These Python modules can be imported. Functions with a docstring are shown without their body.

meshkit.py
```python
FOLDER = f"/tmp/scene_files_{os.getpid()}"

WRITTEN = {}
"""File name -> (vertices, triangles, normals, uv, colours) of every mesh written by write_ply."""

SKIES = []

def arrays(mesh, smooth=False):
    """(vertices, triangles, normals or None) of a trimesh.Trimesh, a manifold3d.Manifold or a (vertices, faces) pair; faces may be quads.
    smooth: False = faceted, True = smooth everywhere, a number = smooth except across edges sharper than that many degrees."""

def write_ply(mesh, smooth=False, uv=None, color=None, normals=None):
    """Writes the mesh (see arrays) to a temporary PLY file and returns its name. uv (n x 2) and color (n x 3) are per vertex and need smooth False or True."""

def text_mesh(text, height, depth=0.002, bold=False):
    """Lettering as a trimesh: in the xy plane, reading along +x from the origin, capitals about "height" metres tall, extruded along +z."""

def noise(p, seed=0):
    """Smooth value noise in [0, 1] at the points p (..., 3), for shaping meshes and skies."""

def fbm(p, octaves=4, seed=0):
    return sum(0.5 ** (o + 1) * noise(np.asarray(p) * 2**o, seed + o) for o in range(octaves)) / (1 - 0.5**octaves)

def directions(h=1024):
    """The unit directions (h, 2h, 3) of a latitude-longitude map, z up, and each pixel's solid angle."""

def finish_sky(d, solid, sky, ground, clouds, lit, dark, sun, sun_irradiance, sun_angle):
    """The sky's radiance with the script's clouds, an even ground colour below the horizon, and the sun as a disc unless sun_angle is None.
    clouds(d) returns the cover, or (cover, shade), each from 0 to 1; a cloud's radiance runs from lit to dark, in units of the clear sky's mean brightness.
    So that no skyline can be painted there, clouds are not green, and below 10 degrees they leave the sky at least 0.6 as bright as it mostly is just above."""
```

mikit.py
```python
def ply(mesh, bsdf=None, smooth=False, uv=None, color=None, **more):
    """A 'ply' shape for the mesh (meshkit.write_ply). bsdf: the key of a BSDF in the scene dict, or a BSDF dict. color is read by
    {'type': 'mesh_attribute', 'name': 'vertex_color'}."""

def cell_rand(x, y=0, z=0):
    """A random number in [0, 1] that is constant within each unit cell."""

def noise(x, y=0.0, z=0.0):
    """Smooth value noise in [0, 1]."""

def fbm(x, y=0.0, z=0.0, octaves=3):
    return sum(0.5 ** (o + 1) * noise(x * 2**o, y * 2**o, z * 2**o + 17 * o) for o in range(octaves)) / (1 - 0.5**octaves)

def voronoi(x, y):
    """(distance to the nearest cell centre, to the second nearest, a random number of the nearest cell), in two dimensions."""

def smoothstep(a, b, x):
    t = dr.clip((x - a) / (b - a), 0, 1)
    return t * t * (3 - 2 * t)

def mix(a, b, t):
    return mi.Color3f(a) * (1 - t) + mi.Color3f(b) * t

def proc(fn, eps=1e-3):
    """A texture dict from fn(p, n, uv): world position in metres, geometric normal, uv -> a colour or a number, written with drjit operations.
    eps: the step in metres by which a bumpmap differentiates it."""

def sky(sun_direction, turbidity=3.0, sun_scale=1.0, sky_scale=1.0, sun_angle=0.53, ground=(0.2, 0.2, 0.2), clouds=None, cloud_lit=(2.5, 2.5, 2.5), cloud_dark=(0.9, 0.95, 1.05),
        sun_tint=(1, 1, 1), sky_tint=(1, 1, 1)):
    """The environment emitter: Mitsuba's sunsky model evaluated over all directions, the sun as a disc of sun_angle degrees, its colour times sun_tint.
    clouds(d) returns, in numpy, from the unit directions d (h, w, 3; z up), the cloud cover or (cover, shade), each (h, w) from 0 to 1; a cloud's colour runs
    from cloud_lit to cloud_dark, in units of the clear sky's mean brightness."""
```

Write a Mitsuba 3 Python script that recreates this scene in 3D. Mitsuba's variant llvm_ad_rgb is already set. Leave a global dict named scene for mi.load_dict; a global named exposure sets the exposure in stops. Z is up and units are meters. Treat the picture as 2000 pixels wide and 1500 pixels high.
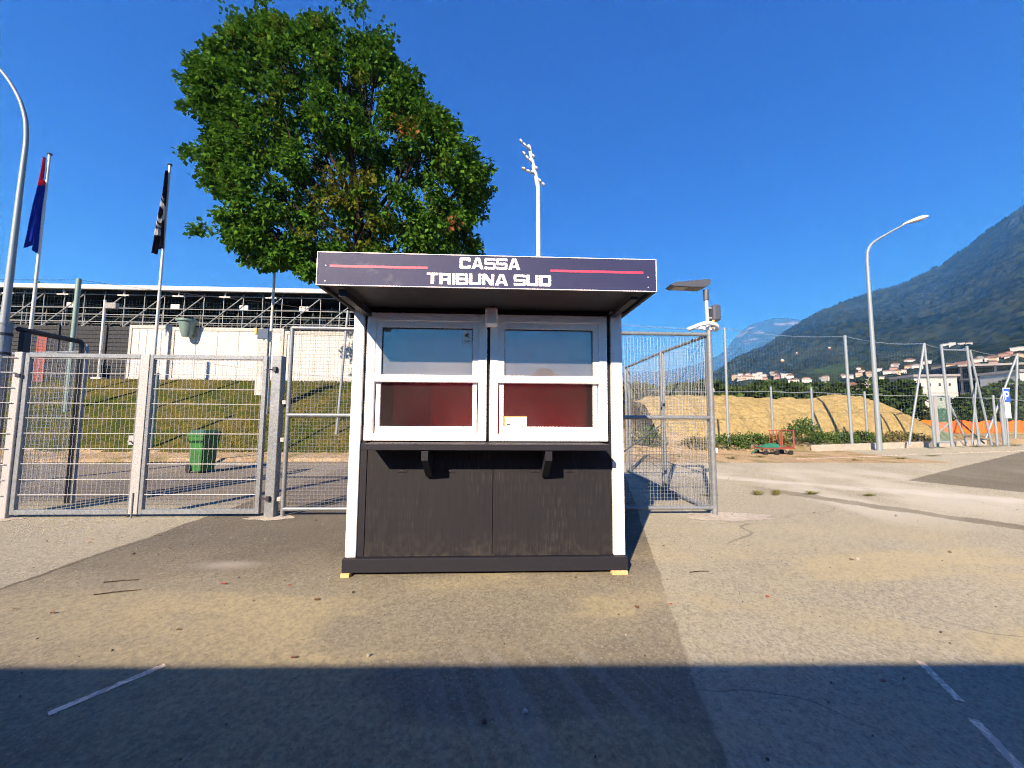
import math
import numpy as np
import drjit as dr
import mitsuba as mi
import trimesh
import mikit
import meshkit
from mikit import proc, noise, fbm, voronoi, smoothstep, mix, cell_rand
from shapely.geometry import Polygon, Point
import shapely
import shapely.affinity

T = mi.ScalarTransform4f
scene, labels = {}, {}

# ---------------------------------------------------------------- camera, sky, exposure
EYE = [0.0711, -3.6935, 1.5]
scene['camera'] = {'type': 'perspective', 'fov': 106.997, 'fov_axis': 'x', 'near_clip': 0.05, 'far_clip': 30000.0,
                   'to_world': T().look_at(origin=EYE, target=[0.4813, 6.2669, 2.2881], up=[-0.00985, -0.07847, 0.99687])}
SUN = np.array([-0.52, -1.0, 0.67])
scene['sky_light'] = mikit.sky(SUN.tolist(), turbidity=2.5, sun_scale=1.6, sky_scale=0.41, sky_tint=(0.02, 0.50, 2.15), sun_tint=(0.94, 1.1, 1.72),
                               ground=(0.25, 0.23, 0.2))
exposure = 2.35

# ---------------------------------------------------------------- helpers
used = {}


def key(name):
    n = used.get(name, 0)
    used[name] = n + 1
    return name if n == 0 else f'{name}_{n:03d}'


def tag(k, label=None, cat=None, group=None, kind=None):
    d = labels.setdefault(k, {})
    for a, b in (('label', label), ('category', cat), ('group', group), ('kind', kind)):
        if b:
            d[a] = b
    return k


def thing(name, label, cat, group=None):
    return tag(key(name), label, cat, group)


def put(name, mesh, bsdf, parent=None, smooth=False, label=None, cat=None, group=None, kind=None, **kw):
    k = key(f'{parent}__{name}' if parent else name)
    scene[k] = mikit.ply(mesh, bsdf, smooth=smooth, **kw)
    tag(k, label, cat, group, kind) if (label or cat or group or kind) else None
    return k


def cat(parts):
    vs, fs, n = [], [], 0
    for m in parts:
        v, f = (np.asarray(m.vertices), np.asarray(m.faces)) if hasattr(m, 'vertices') else m
        if len(f) and f.shape[1] == 4:
            f = np.vstack([f[:, [0, 1, 2]], f[:, [0, 2, 3]]])
        vs.append(v)
        fs.append(f + n)
        n += len(v)
    return np.vstack(vs), np.vstack(fs)


QB = np.array([[0, 1, 3, 2], [4, 6, 7, 5], [0, 4, 5, 1], [2, 3, 7, 6], [0, 2, 6, 4], [1, 5, 7, 3]])
CH_F = None


def box(x0, x1, y0, y1, z0, z1, c=0.0):
    global CH_F
    if c <= 0:
        v = np.array([[x, y, z] for x in (x0, x1) for y in (y0, y1) for z in (z0, z1)], float)
        return v, np.vstack([QB[:, [0, 1, 2]], QB[:, [0, 2, 3]]])
    s = np.array([[x, y, z] for x in (-1, 1) for y in (-1, 1) for z in (-1, 1)], float)
    if CH_F is None:
        pts = np.vstack([s * [1, .8, .8], s * [.8, 1, .8], s * [.8, .8, 1]])
        h = trimesh.convex.convex_hull(pts)
        order = [int(np.argmin(((pts - p) ** 2).sum(1))) for p in np.asarray(h.vertices)]
        CH_F = np.array(order)[np.asarray(h.faces)]
    ctr, half = np.array([x0 + x1, y0 + y1, z0 + z1]) / 2, np.array([x1 - x0, y1 - y0, z1 - z0]) / 2
    i = half - c
    v = np.vstack([s * np.array([half[0], i[1], i[2]]), s * np.array([i[0], half[1], i[2]]), s * np.array([i[0], i[1], half[2]])]) + ctr
    return v, CH_F


def tube(pts, r, n=8, caps=True):
    p = np.asarray(pts, float)
    r = np.broadcast_to(r, (len(p),))
    t = np.gradient(p, axis=0)
    t /= np.linalg.norm(t, axis=1, keepdims=True) + 1e-12
    ref = np.where(np.abs(t[:, 2:]) < 0.9, [[0, 0, 1.0]], [[1.0, 0, 0]])
    if np.abs(t[:, 2]).max() > 0.8:
        ref = np.broadcast_to([0.0, 1.0, 0.0], t.shape) if np.abs(t[:, 1]).max() < 0.9 else ref
    a = np.cross(t, ref)
    a /= np.linalg.norm(a, axis=1, keepdims=True) + 1e-12
    b = np.cross(t, a)
    g = np.arange(n) * 2 * np.pi / n
    v = (p[:, None] + r[:, None, None] * (np.cos(g)[None, :, None] * a[:, None] + np.sin(g)[None, :, None] * b[:, None])).reshape(-1, 3)
    i, j = np.meshgrid(np.arange(len(p) - 1), np.arange(n), indexing='ij')
    q = np.stack([i * n + j, i * n + (j + 1) % n, (i + 1) * n + (j + 1) % n, (i + 1) * n + j], -1).reshape(-1, 4)
    f = [q[:, [0, 2, 1]], q[:, [0, 3, 2]]]
    if caps:
        k = np.arange(1, n - 1)
        f.append(np.stack([k * 0, k, k + 1], 1))
        m = (len(p) - 1) * n
        f.append(np.stack([k * 0 + m, k + m + 1, k + m], 1))
    return v, np.vstack(f)


def seg(a, b, r, n=8, r2=None):
    return tube([a, b], [r, r if r2 is None else r2], n)


def bar(a, b, w, d):
    """a rectangular bar from a to b"""
    return tube([a, b], max(w, d) * 0.7071, 4) if w == d else tube([a, b], (w + d) / 2 * 0.7071, 4)


def prism(poly, y0, y1, axis='x'):
    """polygon in (y,z) extruded along x, or in (x,z) along y, or in (x,y) along z"""
    m = trimesh.creation.extrude_polygon(Polygon(poly), y1 - y0)
    v, f = np.array(m.vertices), np.array(m.faces)
    if axis == 'x':
        v = np.stack([v[:, 2] + y0, v[:, 0], v[:, 1]], 1)
    elif axis == 'y':
        v = np.stack([v[:, 0], v[:, 2] + y0, v[:, 1]], 1)
        f = f[:, ::-1]
    else:
        v = v + [0, 0, y0]
    return v, f


def move(m, d):
    v, f = (np.asarray(m.vertices), np.asarray(m.faces)) if hasattr(m, 'vertices') else m
    return v + np.asarray(d, float), f


def rotz(m, a, at=(0, 0, 0)):
    v, f = (np.asarray(m.vertices), np.asarray(m.faces)) if hasattr(m, 'vertices') else m
    c, s = math.cos(a), math.sin(a)
    return (v - at) @ np.array([[c, s, 0], [-s, c, 0], [0, 0, 1]]) + at, f


def sheet(fn, nu, nv):
    u, v = np.meshgrid(np.linspace(0, 1, nu), np.linspace(0, 1, nv), indexing='ij')
    p = fn(u.ravel(), v.ravel())
    i, j = np.meshgrid(np.arange(nu - 1), np.arange(nv - 1), indexing='ij')
    q = np.stack([i * nv + j, (i + 1) * nv + j, (i + 1) * nv + j + 1, i * nv + j + 1], -1).reshape(-1, 4)
    return p, np.vstack([q[:, [0, 1, 2]], q[:, [0, 2, 3]]])


def wires(o, u, v, su, sv, r, n=3):
    """straight wires: along u at each offset of sv (in metres along v), along v at each offset of su"""
    o, u, v = (np.asarray(x, float) for x in (o, u, v))
    lu, lv = np.linalg.norm(u), np.linalg.norm(v)
    out = [seg(o + v / lv * s, o + v / lv * s + u, r, n) for s in sv] + [seg(o + u / lu * s, o + u / lu * s + v, r, n) for s in su]
    return cat(out)


def rnd(seed):
    return np.random.default_rng(seed)


# ---------------------------------------------------------------- materials
def mat(name, color, rough=0.6, metal=0.0, **more):
    scene[name] = {'type': 'twosided', 'bsdf': {'type': 'principled', 'base_color': color if isinstance(color, dict) else {'type': 'rgb', 'value': list(color)},
                                               'roughness': rough, 'metallic': metal, **more}}
    return name


def diffuse(name, color):
    scene[name] = {'type': 'twosided', 'bsdf': {'type': 'diffuse', 'reflectance': color if isinstance(color, dict) else {'type': 'rgb', 'value': list(color)}}}
    return name


def bumped(name, fn, scale, eps, inner):
    scene[name] = {'type': 'twosided', 'bsdf': {'type': 'bumpmap', 'arbitrary': proc(fn, eps), 'scale': scale, 'bsdf': inner}}
    return name


def half(p, ax, ay, bx, by):
    """signed distance to the line a-b (positive on its left)"""
    l = math.hypot(bx - ax, by - ay)
    return ((bx - ax) * (p.y - ay) - (by - ay) * (p.x - ax)) / l


def asphalt_color(p, n, uv):
    x, y = p.x, p.y
    wob = 0.05 * (noise(x * 3, y * 3) - 0.5) + 0.03 * (noise(x * 17, y * 17) - 0.5)
    grain = noise(x * 48, y * 48)
    grain2 = noise(x * 130 + 7, y * 130)
    big = fbm(x * 0.6 + 3, y * 0.9, 0, 4)
    mid = fbm(x * 3.1, y * 3.6 + 9, 2, 3)
    old = mix((0.33, 0.31, 0.258), (0.42, 0.39, 0.315), big)
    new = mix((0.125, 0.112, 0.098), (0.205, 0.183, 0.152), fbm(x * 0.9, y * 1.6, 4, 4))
    new = mix(new, (0.36, 0.325, 0.25), smoothstep(0.9, -0.5, y + 0.8 * (mid - 0.5) + 0.5 * (big - 0.5)) * smoothstep(-2.3, -0.7, y) * 0.7)  # sandy tone fades out across the shadow edge, so foreground shade is partly colour
    strip = smoothstep(-4.10, -4.06, x + wob) * (1 - smoothstep(-0.015, 0.015, -half(p, 1.07, -1.99, 2.05, 1.43) + wob * 0.6))
    strip = strip * (1 - smoothstep(9.0, 9.6, y))
    c = mix(old, new, strip)
    # coarse aggregate
    vd, v2, vr = voronoi(x * 58, y * 58)
    stone = smoothstep(0.55, 0.25, vd)
    c = c * (0.58 + 0.30 * grain + 0.30 * grain2 + 0.32 * (vr - 0.42) * stone * (1.25 - 0.5 * strip))
    # pale stones
    bright = smoothstep(0.90, 0.97, vr) * stone
    c = mix(c, (0.42, 0.4, 0.36), bright * 0.4)
    # blown sand lying on it
    s = fbm(x * 0.55 + 11, y * 1.5 + 4, 0, 5)
    zone = smoothstep(0.9, -0.3, y) * smoothstep(-5.5, -1.5, x + 0.9 * y) + smoothstep(1.2, 2.6, x) * smoothstep(2.2, 0.0, y) * 0.8
    sand = smoothstep(0.47, 0.66, s) * dr.clip(zone, 0, 1) * (0.55 + 0.45 * mid)
    sand = sand + 0.20 * dr.clip(zone, 0, 1) * smoothstep(0.3, 0.7, mid)
    c = mix(c, (0.45, 0.385, 0.235), dr.clip(sand * 1.15, 0, 0.8) * (0.45 + 0.55 * grain) * (0.6 + 0.5 * grain2))
    # whitish cement dust by the fence feet and in the lot
    dust = smoothstep(0.5, 0.75, fbm(x * 0.8, y * 0.5 + 20, 1, 4)) * smoothstep(2.2, 3.2, x) * smoothstep(0.8, 2.4, y) * (1 - smoothstep(5.5, 8.5, y))
    c = mix(c, (0.47, 0.45, 0.4), dust * 0.75)
    dust2 = smoothstep(0.35, 0.0, dr.sqrt(dr.square((x + 2.55 + wob) / 1.3) + dr.square((y - 0.33 + 0.1 * mid) / 0.5)))
    c = mix(c, (0.36, 0.33, 0.3), dust2 * 0.8)
    streak = smoothstep(0.45, 0.05, dr.abs(half(p, 4.4, 6.2, 8.4, 3.6)) + 0.5 * (mid - 0.5)) * smoothstep(3.5, 5.5, x) * (1 - smoothstep(9.5, 13.0, x))
    c = mix(c, (0.52, 0.5, 0.46), streak * 0.7)
    # darker repair patch and strip in the right lot
    pd = dr.minimum(half(p, 15.54, 8.13, 9.70, 5.01), -half(p, 12.6, 0.6, 9.70, 5.01)) + wob
    pat = smoothstep(0.0, 0.08, pd) * smoothstep(0, 1, x - 8)
    c = mix(c, c * mi.Color3f(0.48, 0.47, 0.46), pat)
    sd = dr.abs(half(p, 6.0, 3.25, 7.6, 0.7) + wob * 3)
    st = smoothstep(0.24, 0.17, sd) * smoothstep(5.2, 5.9, x)
    c = mix(c, c * mi.Color3f(0.55, 0.53, 0.5), st * (0.7 + 0.5 * mid))
    # tyre scuffs in the foreground
    k = smoothstep(0.62, 0.8, noise((x + 0.35 * y) * 22, y * 1.3)) * smoothstep(-0.9, 0.2, x) * (1 - smoothstep(0.9, 1.1, x)) * smoothstep(-0.8, -1.4, y)
    c = mix(c, (0.4, 0.39, 0.38), k * 0.22)
    # hairline cracks in the old asphalt
    kx, ky = x * 0.42 + 0.25 * fbm(x * 1.3, y * 1.3, 7, 3), y * 0.55 + 0.25 * fbm(x * 1.3 + 9, y * 1.3, 8, 3)
    k1, k2, kr = voronoi(kx, ky)
    crack = smoothstep(0.008, 0.002, k2 - k1) * smoothstep(0.42, 0.6, noise(x * 0.8, y * 0.8, 3)) * (1 - strip)
    c = mix(c, (0.09, 0.08, 0.065), crack * 0.5)
    # dark seam filler along the left joint and dirt beside it
    seam = smoothstep(0.05, 0.0, dr.abs(x + 4.08 + wob)) * smoothstep(1.4, 0.2, y)
    c = mix(c, (0.06, 0.05, 0.035), seam * 0.75)
    # darker grey brown tone over the yard further back on the left
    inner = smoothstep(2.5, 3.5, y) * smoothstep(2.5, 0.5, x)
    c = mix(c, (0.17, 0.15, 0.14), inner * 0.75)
    return c * mi.Color3f(0.745, 0.77, 0.72)


def asphalt_bump(p, n, uv):
    vd, v2, vr = voronoi(p.x * 75, p.y * 75)
    return smoothstep(0.6, 0.1, vd) * (0.4 + 0.6 * vr) + 0.5 * noise(p.x * 210, p.y * 210) + 1.2 * noise(p.x * 22, p.y * 22)


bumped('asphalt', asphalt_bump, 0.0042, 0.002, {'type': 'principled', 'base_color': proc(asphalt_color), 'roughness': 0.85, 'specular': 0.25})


def line_color(p, n, uv):
    wear = smoothstep(0.38, 0.62, 0.55 * noise(p.x * 60, p.y * 60) + 0.45 * fbm(p.x * 7, p.y * 7, 3, 3))
    return mix((0.26, 0.24, 0.21), (0.86, 0.71, 0.54), 1 - 0.55 * wear)


diffuse('worn_line', proc(line_color))


def grass_color(p, n, uv):
    a = fbm(p.x * 0.7, p.y * 0.7, p.z, 4)
    b = noise(p.x * 9, p.y * 9, p.z * 9)
    c = mix((0.040, 0.062, 0.014), (0.125, 0.105, 0.034), smoothstep(0.3, 0.7, 0.6 * a + 0.4 * b))
    return c * (0.55 + 0.9 * noise(p.x * 40, p.y * 40, p.z * 40))


bumped('grass', lambda p, n, uv: noise(p.x * 25, p.y * 25, p.z * 25) + 0.6 * noise(p.x * 60, p.y * 60, p.z * 60), 0.05, 0.01,
       {'type': 'diffuse', 'reflectance': proc(grass_color)})


def dirt_color(p, n, uv):
    c = mix((0.27, 0.20, 0.12), (0.42, 0.33, 0.2), fbm(p.x * 1.2, p.y * 1.2, p.z, 4))
    g = smoothstep(0.55, 0.7, fbm(p.x * 1.7 + 5, p.y * 1.7, 3, 3))
    return mix(c, (0.15, 0.14, 0.05), g * 0.6) * (0.7 + 0.6 * noise(p.x * 30, p.y * 30, p.z * 30))


bumped('dirt', lambda p, n, uv: fbm(p.x * 8, p.y * 8, p.z * 8, 3), 0.06, 0.01, {'type': 'diffuse', 'reflectance': proc(dirt_color)})


def sand_color(p, n, uv):
    c = mix((0.255, 0.195, 0.083), (0.36, 0.285, 0.13), fbm(p.x * 0.9, p.y * 0.9, p.z * 1.6, 4))
    return c * (0.75 + 0.5 * noise(p.x * 12, p.y * 12, p.z * 12))


bumped('sand', lambda p, n, uv: fbm(p.x * 2.2, p.y * 2.2, p.z * 2.2, 4), 0.35, 0.03, {'type': 'diffuse', 'reflectance': proc(sand_color)})


def forest_color(p, n, uv):
    a = fbm(p.x / 120, p.y / 120, p.z / 120, 3)
    b = noise(p.x / 9, p.y / 9, p.z / 9)
    c = mix((0.005, 0.012, 0.008), (0.031, 0.040, 0.019), smoothstep(0.28, 0.75, 0.3 * a + 0.4 * b + 0.3 * noise(p.x / 24, p.y / 24, p.z / 24)))
    mw = smoothstep(20.0, 10.0, dr.abs(half(p, 305.0, 341.0, 500.0, 488.0))) * smoothstep(300.0, 330.0, p.x) * (1 - smoothstep(440.0, 500.0, p.x))
    c = mix(c, (0.035, 0.062, 0.024), mw * 0.8)
    # mown meadow terraces low on the slope
    return c


diffuse('forest', proc(forest_color))


def rock_color(p, n, uv):
    r = fbm(p.x / 130, p.y / 130, p.z / 70, 4)
    hi = smoothstep(560, 900, p.z)
    c = mix((0.012, 0.020, 0.012), (0.13, 0.105, 0.085), smoothstep(0.55, 0.68, r) * hi)
    return c


diffuse('rocky_mountain', proc(rock_color))


def galv_color(p, n, uv):
    a = voronoi((p.x + p.y) * 38, (p.z + p.y * 0.5) * 38)[2]
    return mix((0.165, 0.19, 0.21), (0.275, 0.305, 0.33), 0.5 * a + 0.5 * fbm(p.x * 5, p.y * 5, p.z * 5, 3))


mat('galvanised', proc(galv_color), 0.48, 0.35)
mat('galv_wire', (0.38, 0.40, 0.415), 0.45, 0.2)
mat('galv_mesh', (0.30, 0.32, 0.34), 0.5, 0.3)
mat('galv_pale', (0.37, 0.375, 0.375), 0.5, 0.15)
mat('pole_green', (0.17, 0.255, 0.24), 0.5, 0.2)
mat('pole_grey', (0.25, 0.30, 0.33), 0.5, 0.2)
mat('dark_steel', (0.035, 0.037, 0.045), 0.5, 0.2)


def panel_color(p, n, uv):
    g = fbm(p.x * 70, p.y * 20, p.z * 3.0, 3)
    s = smoothstep(0.62, 0.8, noise(p.x * 160, p.y * 10, p.z * 9)) * smoothstep(0.35, 0.65, fbm(p.x * 3, 1, p.z * 2, 3))
    c = mix((0.0125, 0.0132, 0.0165), (0.0215, 0.0222, 0.0265), g)
    d = smoothstep(0.50, 0.16, p.z + 0.16 * noise(p.x * 15, 0, p.z * 9)) * smoothstep(0.3, 0.75, fbm(p.x * 24, 3, p.z * 18, 3))
    return mix(mix(c, (0.09, 0.085, 0.08), s * 0.2), (0.10, 0.088, 0.07), 0.22 * d)


mat('panel_dark', proc(panel_color), 0.6, specular=0.22)
mat('booth_dark', (0.017, 0.018, 0.025), 0.55, specular=0.25)


def fascia_color(p, n, uv):
    sm = smoothstep(0.55, 0.75, fbm(p.x * 9, p.y * 9, p.z * 9, 4)) * smoothstep(0.45, 0.1, dr.abs(p.x + 0.95))
    return mix(mix((0.025, 0.030, 0.083), (0.033, 0.039, 0.10), fbm(p.x * 2, 0, p.z * 4, 3)), (0.12, 0.12, 0.17), sm * 0.4)


mat('fascia', proc(fascia_color), 0.55, 0.0, specular=0.25)
mat('soffit', (0.020, 0.020, 0.024), 0.6)


def white_color(p, n, uv):
    d = smoothstep(0.55, 0.12, p.z + 0.25 * noise(p.x * 20, p.y * 20, p.z * 14)) * smoothstep(0.35, 0.7, fbm(p.x * 26, p.y * 26, p.z * 17, 3))
    k = smoothstep(0.66, 0.8, fbm(p.x * 40, p.y * 40, p.z * 2.2, 3)) * 0.35
    return mix(mix((0.82, 0.81, 0.79), (0.50, 0.44, 0.34), 0.6 * d), (0.6, 0.58, 0.54), k)


mat('white_paint', proc(white_color), 0.45)


mat('upvc', (0.84, 0.83, 0.82), 0.35)
mat('letter_white', (0.85, 0.85, 0.85), 0.5)
mat('stripe_red', (0.62, 0.05, 0.11), 0.5)
mat('edge_white', (0.75, 0.75, 0.76), 0.4)
mat('black_rubber', (0.016, 0.016, 0.017), 0.7)
mat('ink_black', (0.03, 0.03, 0.04), 0.7)
mat('paper_white', (0.78, 0.79, 0.8), 0.6)
mat('paper_orange', (0.75, 0.42, 0.12), 0.6)
mat('ink_grey', (0.35, 0.36, 0.38), 0.6)
mat('ink_green', (0.25, 0.42, 0.35), 0.6)
mat('interior_red', (0.78, 0.17, 0.15), 0.7)
mat('interior_grey', (0.50, 0.44, 0.40), 0.8)
mat('wall_red', (0.60, 0.05, 0.045), 0.7)
mat('pine', (0.62, 0.42, 0.19), 0.7)


def pane_veil(lo, hi, sx, sz):  # uneven weight of a diffuse veil added to lighten the panes
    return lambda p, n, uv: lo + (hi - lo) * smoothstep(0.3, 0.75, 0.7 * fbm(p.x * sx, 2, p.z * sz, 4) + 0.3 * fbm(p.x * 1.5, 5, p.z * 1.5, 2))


scene['window_glass'] = {'type': 'blendbsdf', 'weight': proc(pane_veil(0.015, 0.03, 3, 1.5)), 'a': {'type': 'thindielectric', 'int_ior': 1.75, 'ext_ior': 1.0}, 'b': {'type': 'diffuse', 'reflectance': {'type': 'rgb', 'value': [0.62, 0.57, 0.55]}}}
scene['coated_glass'] = {'type': 'blendbsdf', 'weight': proc(pane_veil(0.17, 0.26, 3, 1.5)), 'a': {'type': 'thindielectric', 'int_ior': 2.4, 'ext_ior': 1.0}, 'b': {'type': 'diffuse', 'reflectance': {'type': 'rgb', 'value': [0.55, 0.53, 0.52]}}}  # grey veil in the glass stands in for pale sky reflection


def panelwhite(p, n, uv):
    d = fbm(p.x * 1.3, p.y, p.z * 2.2, 4)
    return mix((0.52, 0.53, 0.53), (0.61, 0.61, 0.60), d) * (1 - 0.12 * smoothstep(3.7, 3.1, p.z) * noise(p.x * 5, p.z * 3))


diffuse('cabin_white', proc(panelwhite))
diffuse('slat_grey', (0.055, 0.058, 0.064))
diffuse('tribune_dark', (0.022, 0.025, 0.028))
diffuse('tribune_white', (0.58, 0.58, 0.57))
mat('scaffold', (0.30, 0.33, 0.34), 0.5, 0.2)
mat('scaffold_shaded', (0.16, 0.175, 0.18), 0.5, 0.2)  # scaffold colour darkened for inner tubes, shade under the stand painted in
mat('bin_green', (0.032, 0.135, 0.028), 0.5)
mat('bin_lid', (0.028, 0.08, 0.04), 0.5)
diffuse('cloth_blue', (0.012, 0.03, 0.26))
diffuse('cloth_red', (0.55, 0.035, 0.06))
diffuse('cloth_black', (0.022, 0.017, 0.022))
diffuse('cloth_white', (0.62, 0.62, 0.62))
mat('alu_white', (0.56, 0.60, 0.60), 0.4, 0.1)
mat('solar_panel', (0.06, 0.09, 0.14), 0.3)
mat('signal_yellow', (0.65, 0.5, 0.08), 0.5)


def bark_color(p, n, uv):
    return mix((0.022, 0.018, 0.014), (0.07, 0.058, 0.046), fbm(p.x * 14, p.y * 14, p.z * 3, 3))


diffuse('bark', proc(bark_color))
scene['leaf'] = {'type': 'principledthin', 'base_color': {'type': 'mesh_attribute', 'name': 'vertex_color'}, 'roughness': 0.38, 'diff_trans': 0.55, 'spec_trans': 0.0, 'eta': 1.4}
scene['leaf_far'] = {'type': 'twosided', 'bsdf': {'type': 'diffuse', 'reflectance': {'type': 'mesh_attribute', 'name': 'vertex_color'}}}
diffuse('concrete', proc(lambda p, n, uv: mix((0.36, 0.33, 0.27), (0.52, 0.48, 0.4), fbm(p.x * 3, p.y * 3, p.z * 3, 4)) * (0.8 + 0.4 * noise(p.x * 30, p.y * 30, p.z * 30))))
mat('cart_red', (0.25, 0.055, 0.04), 0.7)
mat('cart_green', (0.02, 0.15, 0.09), 0.7)
diffuse('net_orange', (0.85, 0.16, 0.03))
diffuse('net_green', (0.10, 0.22, 0.19))
mat('sign_blue', (0.04, 0.11, 0.45), 0.4)
for nm, c in (('house_white', (0.46, 0.455, 0.44)), ('house_cream', (0.42, 0.35, 0.25)), ('house_pink', (0.36, 0.24, 0.20)), ('house_grey', (0.30, 0.31, 0.315)),
              ('roof_tile', (0.20, 0.12, 0.09)), ('roof_grey', (0.26, 0.25, 0.25)), ('pane_dark', (0.03, 0.04, 0.05)), ('garage_dark', (0.05, 0.055, 0.065)),
              ('ball_orange', (0.75, 0.2, 0.04)), ('earth', (0.16, 0.15, 0.09)), ('meadow', (0.07, 0.13, 0.05)), ('leaf_red', (0.35, 0.08, 0.04)), ('leaf_brown', (0.16, 0.09, 0.05))):
    diffuse(nm, c)
mat('lamp_grey', (0.10, 0.11, 0.13), 0.4, 0.3)
mat('lamp_silver', (0.62, 0.62, 0.63), 0.4, 0.2)
mat('lamp_glass', (0.30, 0.29, 0.27), 0.25)

# ---------------------------------------------------------------- ground
th = np.linspace(0, 2 * np.pi, 65)[:-1]
rr = [0.0, 60, 200, 600, 2000, 7500]
gv = np.vstack([[[0, 0, -0.02]]] + [np.stack([r * np.cos(th), r * np.sin(th), 0 * th - 0.02], 1) for r in rr[1:]])
gf = [[0, 1 + i, 1 + (i + 1) % 64] for i in range(64)]
for k in range(len(rr) - 2):
    a, b = 1 + 64 * k, 1 + 64 * (k + 1)
    gf += [[a + i, b + i, b + (i + 1) % 64] for i in range(64)] + [[a + i, b + (i + 1) % 64, a + (i + 1) % 64] for i in range(64)]
put('ground', (gv, np.array(gf)), 'earth', kind='structure')
CURB = np.array([(-2.0, 10.2), (5.0, 10.5), (9.0, 11.05), (12.0, 11.6), (17.0, 13.2), (24.0, 15.25), (26.3, 15.9), (40, 19.0), (60, 24)])
lot = Polygon([(-60, -40), (60, -40), (60, 24), *[tuple(c) for c in CURB[::-1]], (-5.8, 8.6), (-10.4, 7.95), (-30, 5.0), (-60, 0)])
lm = trimesh.creation.triangulate_polygon(lot, engine='earcut') if True else None
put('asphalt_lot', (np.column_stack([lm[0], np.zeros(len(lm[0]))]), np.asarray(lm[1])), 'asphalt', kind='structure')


def strip(a, b, w, z=0.004):
    a, b = np.array(a, float), np.array(b, float)
    d = (b - a) / np.linalg.norm(b - a)
    nrm = np.array([-d[1], d[0]]) * w / 2
    n = 24
    rg = rnd(int(abs(a[0] * 1000)) + 3)
    t = np.linspace(0, 1, n)
    L = a + np.outer(t, b - a) + nrm + np.outer(rg.normal(0, 0.0018, n), nrm / (w / 2))
    R = a + np.outer(t, b - a) - nrm + np.outer(rg.normal(0, 0.0018, n), nrm / (w / 2))
    v = np.vstack([np.column_stack([L, np.full(n, z)]), np.column_stack([R, np.full(n, z)])])
    f = [[i, n + i, n + i + 1] for i in range(n - 1)] + [[i, n + i + 1, i + 1] for i in range(n - 1)]
    return v, np.array(f)


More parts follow.
